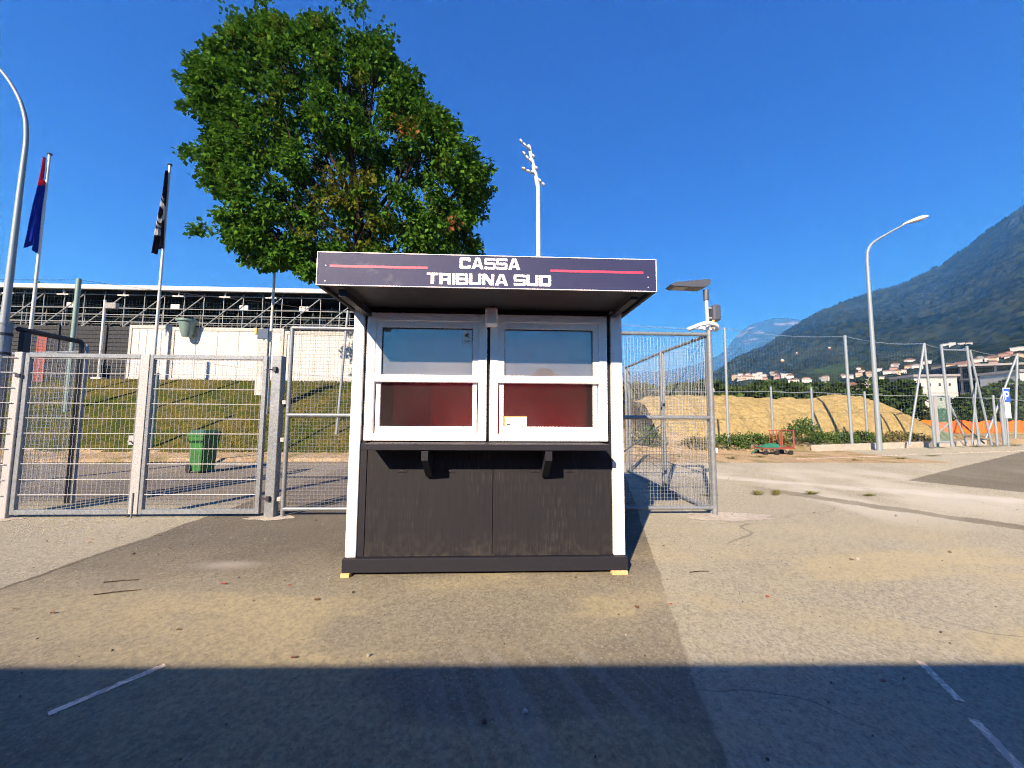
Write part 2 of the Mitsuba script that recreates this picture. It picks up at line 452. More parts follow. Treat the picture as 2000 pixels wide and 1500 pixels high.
for a, b, w in (((-2.132, -1.60), (-1.875, -1.24), 0.042), ((-2.45, -1.76), (-2.27, -1.70), 0.04), ((2.686, -1.345), (2.537, -1.665), 0.04), ((2.456, -1.78), (2.316, -2.06), 0.042),
                ((10.5, 9.2), (24.0, 12.6), 0.10), ((24.0, 12.6), (40.0, 16.6), 0.10)):
    put('parking_line', strip(a, b, w), 'worn_line', kind='structure')
# concrete footing smears round the fence feet
for x, y, s, q in ((3.55, 1.93, 0.55, 5), (-3.12, 1.98, 0.3, 6), (-6.85, 1.95, 0.3, 7)):
    rg = rnd(q)
    an = np.linspace(0, 2 * np.pi, 25)[:-1]
    ra = s * (0.75 + 0.35 * rg.random(24))
    v = np.vstack([[[x, y, 0.006]], np.stack([x + ra * 1.2 * np.cos(an), y + 0.5 * ra * np.sin(an), 0 * an + 0.005], 1)])
    put('concrete_footing', (v, np.array([[0, 1 + i, 1 + (i + 1) % 24] for i in range(24)])), 'concrete', kind='structure')

# grass embankment on the left, its dirt strip and the plateau behind
def emb(u, v):
    x = -60 + 75 * u
    toe = np.where(x < -10, 9.6 + 0.03 * (x + 10), 9.75)
    y0 = toe - 1.55
    s = v * 9.5
    y = y0 + s
    z = np.interp(s, [0, 0.05, 1.5, 1.7, 2.6, 7.6, 8.3, 9.5], [0.01, 0.10, 0.12, 0.16, 0.55, 2.98, 3.08, 3.1])
    z = z * np.interp(x, [-60, 0.5, 2.5, 15], [1, 1, 0.04, 0.01])
    pts = np.stack([x, y, z], 1)
    w = np.clip((s - 1.7) / 1.0, 0, 1) * (z > 0.3)
    pts[:, 2] += w * (0.07 * meshkit_noise(pts * 0.8) + 0.03 * meshkit_noise(pts * 3.0 + 5))
    return pts


def meshkit_noise(p):
    return np.asarray(meshkit.noise(np.asarray(p, float))) if hasattr(meshkit, 'noise') else np.sin(p[:, 0] * 3) * np.cos(p[:, 1] * 2.7)


ev, ef = sheet(emb, 340, 70)
fc = ev[ef].mean(1)
isdirt = (fc[:, 1] < 9.75 + 0.12 * np.sin(fc[:, 0] * 3.1) - 0.05) | (fc[:, 2] < 0.14)
put('grass_slope', (ev, ef[~isdirt]), 'grass', smooth=True, kind='structure')
put('dirt_strip', (ev, ef[isdirt]), 'dirt', smooth=True, kind='structure')
# lawn blades: one mass
rg = rnd(21)
n = 26000
bx, by = rg.uniform(-32, 1.0, n), 9.75 + rg.random(n) ** 1.1 * 6.8
bz = np.interp(by - (9.75 - 1.55), [1.5, 1.7, 2.6, 7.6, 8.3], [0.12, 0.16, 0.55, 2.98, 3.08])
bp = np.stack([bx, by, bz], 1)
bp[:, 2] += np.clip((by - 8.2 - 1.7) / 1.0, 0, 1) * (0.07 * meshkit_noise(bp * 0.8) + 0.03 * meshkit_noise(bp * 3.0 + 5)) - 0.01
ang = rg.uniform(0, 2 * np.pi, n)
h = rg.uniform(0.04, 0.11, n)
w = rg.uniform(0.012, 0.03, n)
dx = np.stack([np.cos(ang), np.sin(ang), 0 * ang], 1) * w[:, None]
tip = bp + np.stack([rg.normal(0, 0.03, n), rg.normal(0, 0.03, n), h], 1)
gvv = np.stack([bp - dx, bp + dx, tip], 1).reshape(-1, 3)
gcol = np.where(rg.random((n, 1)) < 0.45, [[0.135, 0.11, 0.04]], [[0.055, 0.085, 0.02]]) * rg.uniform(0.6, 1.3, (n, 1))
put('lawn', (gvv, np.arange(3 * n).reshape(-1, 3)), 'leaf_far', kind='stuff', label='short dry grass growing on the embankment below the white cabins', cat='grass', color=np.repeat(gcol, 3, 0))

# bank with low kerb on the right
def bank(u, v):
    i = u * (len(CURB) - 1)
    cx, cy = np.interp(i, range(len(CURB)), CURB[:, 0]), np.interp(i, range(len(CURB)), CURB[:, 1])
    s = v * 26
    pts = np.stack([cx - 0.1 * s, cy + s, np.interp(s, [0, 0.03, 0.5, 1.5, 26], [0.0, 0.12, 0.2, 0.3, 0.28])], 1)
    pts[:, 2] += np.clip(s, 0, 1) * 0.09 * meshkit_noise(pts * 0.9)
    return pts


put('dirt_bank', sheet(bank, 220, 60), 'dirt', smooth=True, kind='structure')


def kerbs():
    pts = [(13.5, 12.0), (17.0, 13.12), (20.5, 14.15), (24.0, 15.17), (26.3, 15.82)]
    t = thing('kerb_wall', 'low pale concrete kerb wall along the foot of the bank', 'kerb')
    for (ax, ay), (bx_, by_) in zip(pts[:-1], pts[1:]):
        L = math.hypot(bx_ - ax, by_ - ay)
        nn = max(1, round(L / 1.2))
        for k in range(nn):
            a = math.atan2(by_ - ay, bx_ - ax)
            m = box(k * L / nn + 0.006, (k + 1) * L / nn - 0.006, -0.13, 0.07, -0.02, 0.27, 0.012)
            put('kerb_stone', move(rotz(m, a), (ax, ay, 0)), 'concrete', t)


kerbs()

# ---------------------------------------------------------------- ticket booth
B = thing('ticket_booth', 'black and white ticket booth with two sash windows and a lettered canopy sign', 'kiosk')
XL, XR = -1.3204, 1.3204
D = 1.85
put('base_board', cat([box(XL - 0.012, XR + 0.012, -0.035, D + 0.02, 0.035, 0.158, 0.004)]), 'booth_dark', B)
for s in (-1, 1):
    x0, x1 = (XL, -1.222) if s < 0 else (1.209, XR)
    put('corner_post', box(x0, x1, 0.0, 0.11, 0.160, 2.535, 0.004), 'white_paint', B)
    put('corner_post', box(x0, x1, D - 0.11, D, 0.160, 2.535, 0.004), 'white_paint', B, label='rear corner post')
    xs = (XL + 0.012, XL + 0.05) if s < 0 else (XR - 0.05, XR - 0.012)
    put('side_wall', box(xs[0], xs[1], 0.112, D - 0.112, 0.160, 2.53), 'panel_dark', B)
put('back_wall', box(-1.218, 1.205, D - 0.06, D - 0.02, 0.160, 2.53), 'panel_dark', B)
put('floor', box(-1.26, 1.26, 0.06, D - 0.07, 0.165, 0.19), 'interior_grey', B)
put('wall_frame', cat([box(-1.218, 1.205, 0.03, 0.06, 0.162, 1.233), box(-1.218, -1.14, 0.03, 0.06, 1.235, 2.53), box(1.12, 1.205, 0.03, 0.06, 1.235, 2.53),
                       box(-0.07, 0.05, 0.03, 0.06, 1.235, 2.53), box(-1.14, 1.12, 0.032, 0.058, 2.46, 2.53)]), 'booth_dark', B)
put('front_panel', box(-1.150, 0.0435, 0.018, 0.029, 0.162, 1.215, 0.002), 'panel_dark', B)
put('front_panel', box(0.0485, 1.200, 0.018, 0.029, 0.162, 1.215, 0.002), 'panel_dark', B)
put('edge_strip', box(-1.216, -1.155, 0.014, 0.029, 0.162, 1.215, 0.002), 'booth_dark', B)
# interior fittings behind the panes
put('inner_partition', box(-1.255, 1.255, 1.25, 1.27, 0.192, 1.90), 'interior_red', B, label='red painted inner wall')
put('inner_partition', box(-1.255, 1.255, 1.25, 1.275, 1.901, 2.50), 'interior_grey', B, label='grey upper part of the inner wall')
for xx in (-0.75, -0.1, 0.33, 0.82):
    put('inner_batten', box(xx - 0.03, xx + 0.03, 1.228, 1.2495, 1.05, 1.88), 'interior_red', B)
put('bounce_desk', box(-1.2, 1.19, 0.10, 1.22, 0.99, 1.03), 'interior_red', B)  # unseen red desk, made deep to bounce sunlight onto the inner wall


def window(x0, x1, name_label):
    """vertical sash window x0..x1, z 1.235..2.48"""
    w = put('window', cat([box(x0, x0 + 0.082, -0.012, 0.06, 1.237, 2.48, 0.006), box(x1 - 0.082, x1, -0.012, 0.06, 1.237, 2.48, 0.006),
                           box(x0 + 0.082, x1 - 0.082, -0.0125, 0.06, 2.40, 2.48, 0.006), box(x0 + 0.082, x1 - 0.082, -0.0125, 0.06, 1.237, 1.305, 0.006)]), 'upvc', B, label=name_label)
    a, b = x0 + 0.083, x1 - 0.083
    put('upper_sash', cat([box(a, a + 0.058, -0.002, 0.032, 1.86, 2.399, 0.005), box(b - 0.058, b, -0.002, 0.032, 1.86, 2.399, 0.005), box(a + 0.058, b - 0.058, -0.0025, 0.032, 2.337, 2.399, 0.005)]), 'upvc', w)
    put('meeting_rail', box(a - 0.012, b + 0.012, -0.02, 0.04, 1.80, 1.872, 0.006), 'upvc', w)
    put('lower_sash', cat([box(a + 0.012, a + 0.055, 0.015, 0.05, 1.306, 1.80, 0.005), box(b - 0.055, b - 0.012, 0.015, 0.05, 1.306, 1.80, 0.005), box(a + 0.055, b - 0.055, 0.0145, 0.05, 1.306, 1.376, 0.005)]), 'upvc', w)
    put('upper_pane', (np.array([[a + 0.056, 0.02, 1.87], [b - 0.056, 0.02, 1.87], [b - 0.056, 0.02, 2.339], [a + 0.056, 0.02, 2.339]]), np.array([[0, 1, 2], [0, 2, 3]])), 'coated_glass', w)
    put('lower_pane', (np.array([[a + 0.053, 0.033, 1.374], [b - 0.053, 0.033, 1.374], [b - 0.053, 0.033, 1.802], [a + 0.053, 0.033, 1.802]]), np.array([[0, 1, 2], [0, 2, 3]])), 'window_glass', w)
    put('gasket', cat([box(a + 0.054, b - 0.054, 0.004, 0.019, 2.329, 2.3365), box(a + 0.0585, a + 0.063, 0.004, 0.019, 1.873, 2.328), box(b - 0.063, b - 0.0585, 0.004, 0.019, 1.873, 2.328)]), 'ink_black', w)
    for k in range(3):
        xx = x0 + 0.20 + k * (x1 - x0 - 0.40) / 2
        put('drain_slot', box(xx - 0.016, xx + 0.016, -0.0145, -0.012, 1.283, 1.289), 'ink_grey', w)
    return w


W1 = window(-1.187, -0.024, 'left sash window')
W2 = window(0.006, 1.1656, 'right sash window')
put('blind_clip', box(-1.030, -0.985, 0.022, 0.04, 2.29, 2.332, 0.003), 'ink_black', W1)
# sticker of the camera notice
st = put('camera_sticker', box(-0.262, -0.178, 0.0165, 0.0185, 2.180, 2.315), 'paper_white', W1, label='white sticker with a camera symbol')


def flat_text(s, hgt, x, y, z, width=None, bold=True, depth=0.0015, anchor='c', thick=None):
    """lettering standing upright in a plane of constant y, facing -y"""
    m = meshkit.text_mesh(s, hgt, depth if thick is None else thick, bold)
    v, f = np.array(m.vertices), np.array(m.faces)
    sx = 1.0
    w = v[:, 0].max() - v[:, 0].min()
    if width:
        sx = width / w
    v[:, 0] = (v[:, 0] - v[:, 0].min()) * sx
    if anchor == 'c':
        v[:, 0] -= w * sx / 2
    z0 = v[:, 1].min()
    return np.stack([v[:, 0] + x, y - v[:, 2], v[:, 1] - (0 if True else z0) + z], 1), f


sy = 0.0155
put('print', cat([flat_text('VIDEO', 0.014, -0.22, sy + 0.0008, 2.205, 0.066), prism([(-0.248, 2.268), (-0.216, 2.295), (-0.203, 2.280), (-0.235, 2.252)], sy, sy + 0.0008, 'y'),
                  prism([(-0.226, 2.262), (-0.219, 2.266), (-0.196, 2.250), (-0.200, 2.243)], sy, sy + 0.0008, 'y')]), 'ink_black', W1)
# paper notice in the right pane, without its code square
st = put('notice', box(0.150, 0.372, 0.026, 0.0285, 1.378, 1.478), 'paper_white', W2, label='small white printed notice')
put('notice_edge', cat([box(0.150, 0.164, 0.0245, 0.0255, 1.378, 1.478), box(0.164, 0.372, 0.0245, 0.0255, 1.471, 1.478)]), 'paper_orange', W2)
put('print', cat([box(0.178, 0.215, 0.0247, 0.0257, 1.455, 1.462)] + [box(0.232, 0.232 + l, 0.0247, 0.0257, 1.452 - 0.012 * i, 1.455 - 0.012 * i) for i, l in enumerate((0.05, 0.034, 0.055, 0.03, 0.045))]
                 + [box(0.178, 0.210, 0.0247, 0.0257, 1.392, 1.404)]), 'ink_black', W2)
put('notice_foot', box(0.215, 0.372, 0.0246, 0.0256, 1.378, 1.384), 'ink_green', W2)
# junction box over the mullion
jb = trimesh.creation.box((0.125, 0.10, 0.205))
jm = box(-0.046, 0.078, -0.115, -0.014, 2.345, 2.528, 0.02)
put('wall_light_cover', jm, 'upvc', B, smooth=35)
# counter shelf with its two brackets
put('counter_shelf', cat([box(-1.105, 1.093, -0.300, 0.016, 1.176, 1.228, 0.004)]), 'booth_dark', B)
for xc in (-0.556, 0.545):
    put('shelf_bracket', prism([(0.012, 1.174), (-0.285, 1.174), (-0.285, 1.085), (-0.03, 0.905), (0.012, 0.905)], xc - 0.03, xc + 0.03, 'x'), 'booth_dark', B)
for xx in (-0.818, -0.373, 0.446, 0.789):
    put('hinge', cat([box(xx - 0.045, xx + 0.045, 0.010, 0.0175, 0.940, 0.957, 0.002), seg((xx - 0.02, 0.010, 0.957), (xx + 0.02, 0.010, 0.957), 0.006, 8)]), 'booth_dark', B)
put('skirting', box(-1.15, 1.2, 0.008, 0.0175, 0.162, 0.175, 0.002), 'panel_dark', B)
# canopy
FX0, FX1, FY, FZ0, FZ1 = -1.355, 1.371, -0.72, 2.500, 2.772
C_ = put('canopy', cat([box(FX0, FX1, FY + 0.004, D + 0.06, FZ0 + 0.035, FZ1 - 0.004), box(FX0, FX1, FY + 0.004, FY + 0.03, FZ0, FZ0 + 0.034),
                        box(FX0, FX0 + 0.03, FY + 0.031, D + 0.06, FZ0, FZ0 + 0.034), box(FX1 - 0.03, FX1, FY + 0.031, D + 0.06, FZ0, FZ0 + 0.034)]), 'soffit', B)
put('fascia_panel', box(FX0 + 0.006, FX1 - 0.006, FY - 0.004, FY + 0.003, FZ0 + 0.006, FZ1 - 0.006), 'fascia', C_, label='dark blue grey sign panel')
e = 0.0055
put('fascia_trim', cat([box(FX0, FX1, FY - 0.007, FY + 0.0035, FZ1 - e, FZ1), box(FX0, FX1, FY - 0.007, FY + 0.0035, FZ0, FZ0 + e),
                        box(FX0, FX0 + e, FY - 0.0071, FY + 0.0035, FZ0 + e, FZ1 - e), box(FX1 - e, FX1, FY - 0.0071, FY + 0.0035, FZ0 + e, FZ1 - e)]), 'edge_white', C_)
LY = FY - 0.0042


def glyph(ch, w, t=0.25):
    """wide bold capitals, 1 high and w wide, as polygons"""
    L = lambda *q: shapely.LineString(q)
    t = 0.215 if ch in 'SB' else t
    h, m = t / 2, 0.5
    st = lambda path, r=0.14: path.buffer(h, cap_style='flat', join_style='round', quad_segs=4)
    bx = shapely.box
    if ch == 'C':
        return st(L((w - h, 0.34), (w - h, h), (h, h), (h, 1 - h), (w - h, 1 - h), (w - h, 0.66)))
    if ch == 'S':
        return st(L((w - h, 0.76), (w - h, 1 - h), (h, 1 - h), (h, m), (w - h, m), (w - h, h), (h, h), (h, 0.24)))
    if ch == 'U':
        return st(L((h, 1), (h, h), (w - h, h), (w - h, 1)))
    if ch == 'I':
        return bx(0, 0, w, 1)
    if ch == 'T':
        return bx(0, 1 - 0.21, w, 1).union(bx(w / 2 - h * 1.1, 0, w / 2 + h * 1.1, 1))
    if ch == 'D':
        return st(L((h, h), (w - h, h), (w - h, 1 - h), (h, 1 - h))).union(bx(0, 0, t * 1.1, 1))
    if ch == 'B':
        return st(L((h, h), (w - h, h), (w - h, m), (h, m))).union(st(L((h, m), (w - h * 1.3, m), (w - h * 1.3, 1 - h), (h, 1 - h)))).union(bx(0, 0, t * 1.1, 1))
    if ch == 'R':
        return st(L((h, 0.42), (w - h * 1.2, 0.42), (w - h * 1.2, 1 - h), (h, 1 - h))).union(bx(0, 0, t * 1.1, 1)).union(bx(w - t * 1.15, 0, w - 0.02, 0.36))
    if ch == 'N':
        return bx(0, 0, t, 1).union(bx(w - t, 0, w, 1)).union(Polygon([(0, 1), (t * 1.35, 1), (w, 0), (w - t * 1.35, 0)]))
    if ch == 'A':
        return Polygon([(0, 0), (w * 0.33, 1), (w * 0.67, 1), (w, 0), (w - t * 1.2, 0), (w - t * 1.2 - 0.07, 0.2), (t * 1.2 + 0.07, 0.2), (t * 1.2, 0)]).difference(Polygon([(w * 0.36, 0.38), (w * 0.64, 0.38), (w * 0.5, 0.80)]))


def wide_text(word, hgt, x, z, width):
    adv = {'I': 0.26, 'T': 0.92, 'A': 1.08}
    gap, pos, polys = 0.075, 0.0, []
    for ch in word:
        if ch == ' ':
            pos += 0.38
            continue
        w = adv.get(ch, 0.98)
        g = glyph(ch, w)
        polys += [shapely.affinity.translate(q, pos, 0) for q in getattr(g, 'geoms', [g])]
        pos += w + gap
    k = width / (pos - gap)
    out = []
    for q in polys:
        mm = trimesh.creation.extrude_polygon(q, 0.002, engine='earcut')
        v = np.array(mm.vertices)
        out.append((np.stack([x - width / 2 + v[:, 0] * k, LY - v[:, 2], z + v[:, 1] * hgt], 1), np.array(mm.faces)))
    return cat(out)


put('lettering', wide_text('CASSA', 0.094, 0.010, 2.657, 0.487), 'letter_white', C_, label='white letters CASSA')
put('lettering', wide_text('TRIBUNA SUD', 0.092, 0.006, 2.527, 0.995), 'letter_white', C_, label='white letters TRIBUNA SUD')
put('red_stripe', box(-1.254, -0.487, LY - 0.0015, LY, 2.648, 2.667), 'stripe_red', C_)
put('red_stripe', box(0.499, 1.261, LY - 0.0015, LY, 2.648, 2.667), 'stripe_red', C_)
for x, z in ((-1.285, 2.66), (-1.285, 2.535), (1.30, 2.535), (1.30, 2.62)):
    m = trimesh.creation.cylinder(0.005, 0.004, sections=8)
    v = np.array(m.vertices)[:, [0, 2, 1]] + [x, LY - 0.001, z]
    put('rivet', (v, np.array(m.faces)[:, ::-1]), 'edge_white', C_)
put('roof_beam', box(-1.215, -1.150, -0.64, 0.01, 2.437, 2.499, 0.003), 'booth_dark', C_)
put('roof_beam', box(1.20, 1.262, -0.60, 0.0, 2.470, 2.499, 0.003), 'soffit', C_)
# blocks the booth stands on
for nm, x0, x1, lab in (('wooden_block', -1.335, -1.255, 'thin wooden wedge under the left front corner of the booth'), ('wooden_block', 1.175, 1.325, 'pale pine block under the right front corner of the booth')):
    put(nm, box(x0, x1, -0.055, 0.25, 0.0, 0.0345, 0.002), 'pine', label=lab, cat='wood block', group=None)
for x0, yy in ((-1.30, 1.6), (1.2, 1.6)):
    put('wooden_block', box(x0, x0 + 0.1, yy, yy + 0.2, 0.0, 0.0345), 'pine', label='wooden block under the rear ' + ('left' if x0 < 0 else 'right') + ' corner of the booth', cat='wood block')

# ---------------------------------------------------------------- double gate on the left
G = thing('double_gate', 'closed double leaf gate of galvanised frames and wire mesh', 'gate')
GY = 2.05


def gate_leaf(x0, x1, lab):
    lf = key(f'{G}__leaf')
    tag(lf, lab)
    z0, z1 = 0.045, 2.335
    put('frame', cat([box(x0, x0 + 0.06, GY - 0.03, GY + 0.03, z0, z1, 0.003), box(x1 - 0.06, x1, GY - 0.03, GY + 0.03, z0, z1, 0.003),
                      box(x0 + 0.06, x1 - 0.06, GY - 0.0302, GY + 0.0298, z1 - 0.06, z1 - 0.001, 0.003), box(x0 + 0.06, x1 - 0.06, GY - 0.0302, GY + 0.0298, z0 + 0.001, z0 + 0.065, 0.003)]), 'galvanised', lf)
    for k in range(10):
        z = 2.262 - 0.2163 * k
        put('rod', seg((x0 + 0.055, GY - 0.008, z), (x1 - 0.055, GY - 0.008, z), 0.0055, 6), 'galv_wire', lf)
    nx = int((x1 - x0 - 0.12) / 0.0615)
    put('upright_wires', cat([seg((x0 + 0.06 + (x1 - x0 - 0.12) * (i + 0.5) / nx, GY - 0.001, z0 + 0.05), (x0 + 0.06 + (x1 - x0 - 0.12) * (i + 0.5) / nx, GY - 0.001, z1 - 0.04), 0.0024, 5) for i in range(nx)]),
        'galv_wire', lf, kind='stuff')
    return lf


L1 = gate_leaf(-6.73, -5.075, 'left gate leaf')
L2 = gate_leaf(-5.005, -3.325, 'right gate leaf')
put('cover_strip', box(-5.115, -4.995, GY - 0.042, GY - 0.0305, 0.05, 2.338, 0.003), 'galv_pale', L1)
put('lock_box', cat([box(-5.19, -5.116, GY - 0.045, GY + 0.045, 1.02, 1.155, 0.004), seg((-5.15, GY - 0.09, 1.075), (-5.15, GY - 0.04, 1.075), 0.012, 8)]), 'galv_pale', L1)
put('drop_bolt', seg((-5.06, GY - 0.05, 0.0), (-5.06, GY - 0.05, 0.35), 0.009, 8), 'galvanised', L1)
put('gate_post', box(-6.855, -6.745, GY - 0.055, GY + 0.055, 0.0, 2.345, 0.006), 'galv_pale', G, label='pale square left gate post')
put('gate_post', box(-3.235, -3.10, GY - 0.06, GY + 0.07, 0.0, 2.335, 0.006), 'galvanised', G, label='square right gate post')
for z in (2.13, 0.27):
    put('hinge', cat([seg((-3.335, GY - 0.02, z), (-3.20, GY - 0.08, z), 0.011, 8), box(-3.20, -3.15, GY - 0.10, GY - 0.061, z - 0.035, z + 0.035, 0.004)]), 'dark_steel', G)
put('hinge', cat([box(-6.80, -6.73, GY - 0.075, GY - 0.056, 1.98, 2.03, 0.004)]), 'dark_steel', G)

# mesh fence stub left of the gate, with a big pipe post and a returning cage panel
F0 = thing('rod_fence', 'wire rod fence panel at the left edge, left of the gate', 'fence')
for k in range(10):
    z = 2.262 - 0.2163 * k
    put('rod', seg((-9.6, GY - 0.012, z), (-6.80, GY - 0.075, z), 0.006, 6), 'galv_wire', F0)
put('upright_wires', cat([seg((-9.6 + 0.06 * i, GY + 0.02 - 0.0225 * 0.06 * i * 1.0, 0.15), (-9.6 + 0.06 * i, GY + 0.02 - 0.0225 * 0.06 * i, 2.29), 0.003, 4) for i in range(46)]), 'galv_wire', F0, kind='stuff')
P0 = thing('pipe_post', 'thick galvanised pipe post with a cap beside the left gate post', 'post')
put('pipe', seg((-7.06, 2.02, 0), (-7.06, 2.02, 2.74), 0.082, 20), 'galvanised', P0, smooth=40)
put('cap', seg((-7.06, 2.02, 2.741), (-7.06, 2.02, 2.765), 0.088, 20), 'galvanised', P0, smooth=40)
for z in (2.30, 2.58):
    put('clamp', seg((-7.06, 2.02, z), (-7.06, 2.02, z + 0.04), 0.087, 20), 'dark_steel', P0)
CG = thing('cage_panel', 'mesh panel with a dark top rail returning behind the left gate', 'fence')
put('top_rail', bar((-6.98, 2.10, 2.70), (-6.94, 2.93, 2.665), 0.055, 0.055), 'dark_steel', CG)
put('top_rail', bar((-6.93, 2.93, 2.67), (-6.93, 2.93, 0.0), 0.06, 0.06), 'dark_steel', CG, label='dark corner upright')
put('post', seg((-6.86, 2.95, 0), (-6.86, 2.95, 2.62), 0.024, 10), 'galvanised', CG, smooth=40)
put('post', box(-7.0, -6.91, 2.14, 2.22, 0, 2.66, 0.004), 'dark_steel', CG, label='dark near upright')
put('mesh', wires((-6.965, 2.2, 0.12), (0.03, 0.72, 0), (0, 0, 2.5), np.arange(0.05, 0.72, 0.05), np.arange(0.02, 2.5, 0.05), 0.0028), 'galv_wire', CG, kind='stuff')
put('mesh_far', wires((-9.4, 3.6, 0.1), (2.5, -0.65, 0), (0, 0, 2.2), np.arange(0.05, 2.55, 0.06), np.arange(0.02, 2.2, 0.1), 0.003), 'galv_mesh', CG, kind='stuff')
put('rail', seg((-9.4, 3.6, 2.52), (-6.9, 2.95, 2.50), 0.024, 8), 'galvanised', CG, smooth=40)

# ---------------------------------------------------------------- pipe framed mesh fence behind the booth
F1 = thing('pipe_fence', 'tall pipe framed mesh fence standing behind the booth', 'fence')
PR = 0.030


def pipe_panel(x0, x1, y):
    p = key(f'{F1}__panel')
    tag(p)
    put('pipe', cat([seg((x0, y, 0.0), (x0, y, 2.775), PR, 12), seg((x1, y, 0.0), (x1, y, 2.775), PR, 12)] + [seg((x0, y, z), (x1, y, z), PR, 12) for z in (2.765, 1.462, 0.105)]), 'galvanised', p, smooth=40)
    put('mesh', wires((x0 + 0.02, y + 0.018, 0.13), (x1 - x0 - 0.04, 0, 0), (0, 0, 2.6), np.arange(0.03, x1 - x0 - 0.05, 0.053), np.arange(0.02, 2.6, 0.053), 0.0023), 'galv_mesh', p, kind='stuff')


pipe_panel(-3.0, 0.18, GY)
pipe_panel(0.25, 3.40, GY)
for z in (0.22, 1.07, 1.62):
    put('clip', box(-3.10, -3.03, GY - 0.02, GY + 0.02, z, z + 0.06, 0.003), 'galv_pale', F1)
put('corner_pipe', seg((3.40, GY, 0), (3.40, GY, 2.83), 0.04, 14), 'galvanised', F1, smooth=40)
put('clip', box(3.44, 3.475, GY - 0.01, GY + 0.01, 0.93, 1.0, 0.002), 'paper_white', F1)
put('clip', box(3.42, 3.45, GY - 0.01, GY + 0.01, 1.86, 1.92, 0.002), 'paper_white', F1)
F2 = thing('return_fence', 'mesh fence running back from the corner post on the right of the booth', 'fence')
R0, R1, R2 = np.array([3.39, 2.10]), np.array([3.38, 3.67]), np.array([3.52, 6.26])
for a, b in ((R0, R1), (R1 + [0.0, 0.09], R2)):
    d = np.append(b - a, 0)
    for z in (2.755, 0.06):
        put('rail', seg((*a, z), (*b, z), 0.028, 10), 'galvanised', F2, smooth=40)
    L = np.linalg.norm(d)
    put('mesh', wires((*a, 0.1), d, (0, 0, 2.6), np.arange(0.03, L, 0.053), np.arange(0.02, 2.6, 0.053), 0.0018), 'galv_mesh', F2, kind='stuff')
    for q in (a, b):
        put('post', seg((*q, 0), (*q, 2.78), 0.03, 12), 'galvanised', F2, smooth=40)
put('latch', box(3.36, 3.43, 3.69, 3.74, 1.62, 1.78, 0.004), 'dark_steel', F2)
put('post', seg((3.62, 6.3, 0), (3.62, 6.3, 2.75), 0.035, 12), 'galvanised', F2, smooth=40)
put('stay', seg((3.40, 3.72, 1.35), (2.65, 5.6, 0.2), 0.018, 8), 'galvanised', F2, smooth=40)
put('stay', seg((3.52, 6.2, 2.4), (3.2, 4.2, 1.9), 0.008, 6), 'dark_steel', F2)

# slim pole behind the left mesh panel
put('slim_pole', seg((-5.97, 11.0, 0.3), (-5.72, 11.0, 5.45), 0.05, 10), 'pole_grey', smooth=40, label='slim grey pole at the slope behind the mesh just left of the booth', cat='pole')

# ---------------------------------------------------------------- street lights
S1 = thing('street_lamp', 'flat dark area light on the fence corner post, right of the canopy', 'street lamp')
put('pole', seg((3.43, 2.10, 2.0), (3.405, 2.10, 3.42), 0.027, 12), 'lamp_silver', S1, smooth=40)
put('collar', seg((3.406, 2.10, 3.33), (3.404, 2.10, 3.50), 0.042, 12), 'lamp_grey', S1, smooth=40)
hd = prism([(2.80, 3.55), (2.87, 3.59), (3.06, 3.612), (3.42, 3.655), (3.445, 3.645), (3.435, 3.565), (3.34, 3.522), (3.08, 3.525), (2.86, 3.53)], 2.02, 2.24, 'y')
put('head', hd, 'lamp_grey', S1, smooth=25)
put('lens', prism([(2.88, 3.529), (3.08, 3.524), (3.08, 3.519), (2.89, 3.523)], 2.05, 2.21, 'y'), 'lamp_glass', S1)
bxk = thing('antenna_box', 'dark flat antenna box strapped to the right of the lamp pole', 'antenna')
put('body', box(3.48, 3.60, 2.02, 2.20, 2.985, 3.25, 0.025), 'lamp_grey', bxk, smooth=30)
for z in (3.04, 3.2):
    put('strap', seg((3.40, 2.08, z), (3.485, 2.09, z), 0.009, 6), 'lamp_silver', bxk)
an = np.linspace(0.15, 2 * np.pi - 0.15, 30)
rg_ = np.stack([3.36 + 0.215 * np.cos(an + 1.6), 2.14 + 0.16 * np.sin(an + 1.6), 2.90 + 0.03 * np.cos(2 * an)], 1)
hb = thing('white_hoop', 'white curved hoop fixed round the lamp pole above the fence rail', 'hoop')
put('hoop', tube(rg_, 0.032, 8), 'paper_white', hb, smooth=40)
put('tape', seg((3.44, 2.03, 2.86), (3.47, 2.03, 2.99), 0.02, 7), 'paper_orange', hb)

S2 = thing('street_lamp', 'tall curved street lamp with a pale head in the right lot', 'street lamp')
cv = np.array([(16.956, 0.0), (16.965, 3.0), (16.975, 6.2), (16.98, 8.35), (17.02, 8.95), (17.15, 9.27), (17.42, 9.54), (17.85, 9.80), (18.88, 10.36)])
from scipy.interpolate import PchipInterpolator, CubicSpline
tt = np.concatenate([[0], np.cumsum(np.hypot(*np.diff(cv, axis=0).T))])
ts = np.concatenate([np.linspace(0, tt[3], 8), np.linspace(tt[3], tt[-1], 24)[1:]])
cc = np.stack([PchipInterpolator(tt, cv[:, 0])(ts), ts * 0 + 12.478, PchipInterpolator(tt, cv[:, 1])(ts)], 1)
put('pole', tube(cc, np.interp(ts, [0, tt[3], tt[-1]], [0.105, 0.065, 0.04]), 14), 'pole_grey', S2, smooth=50)


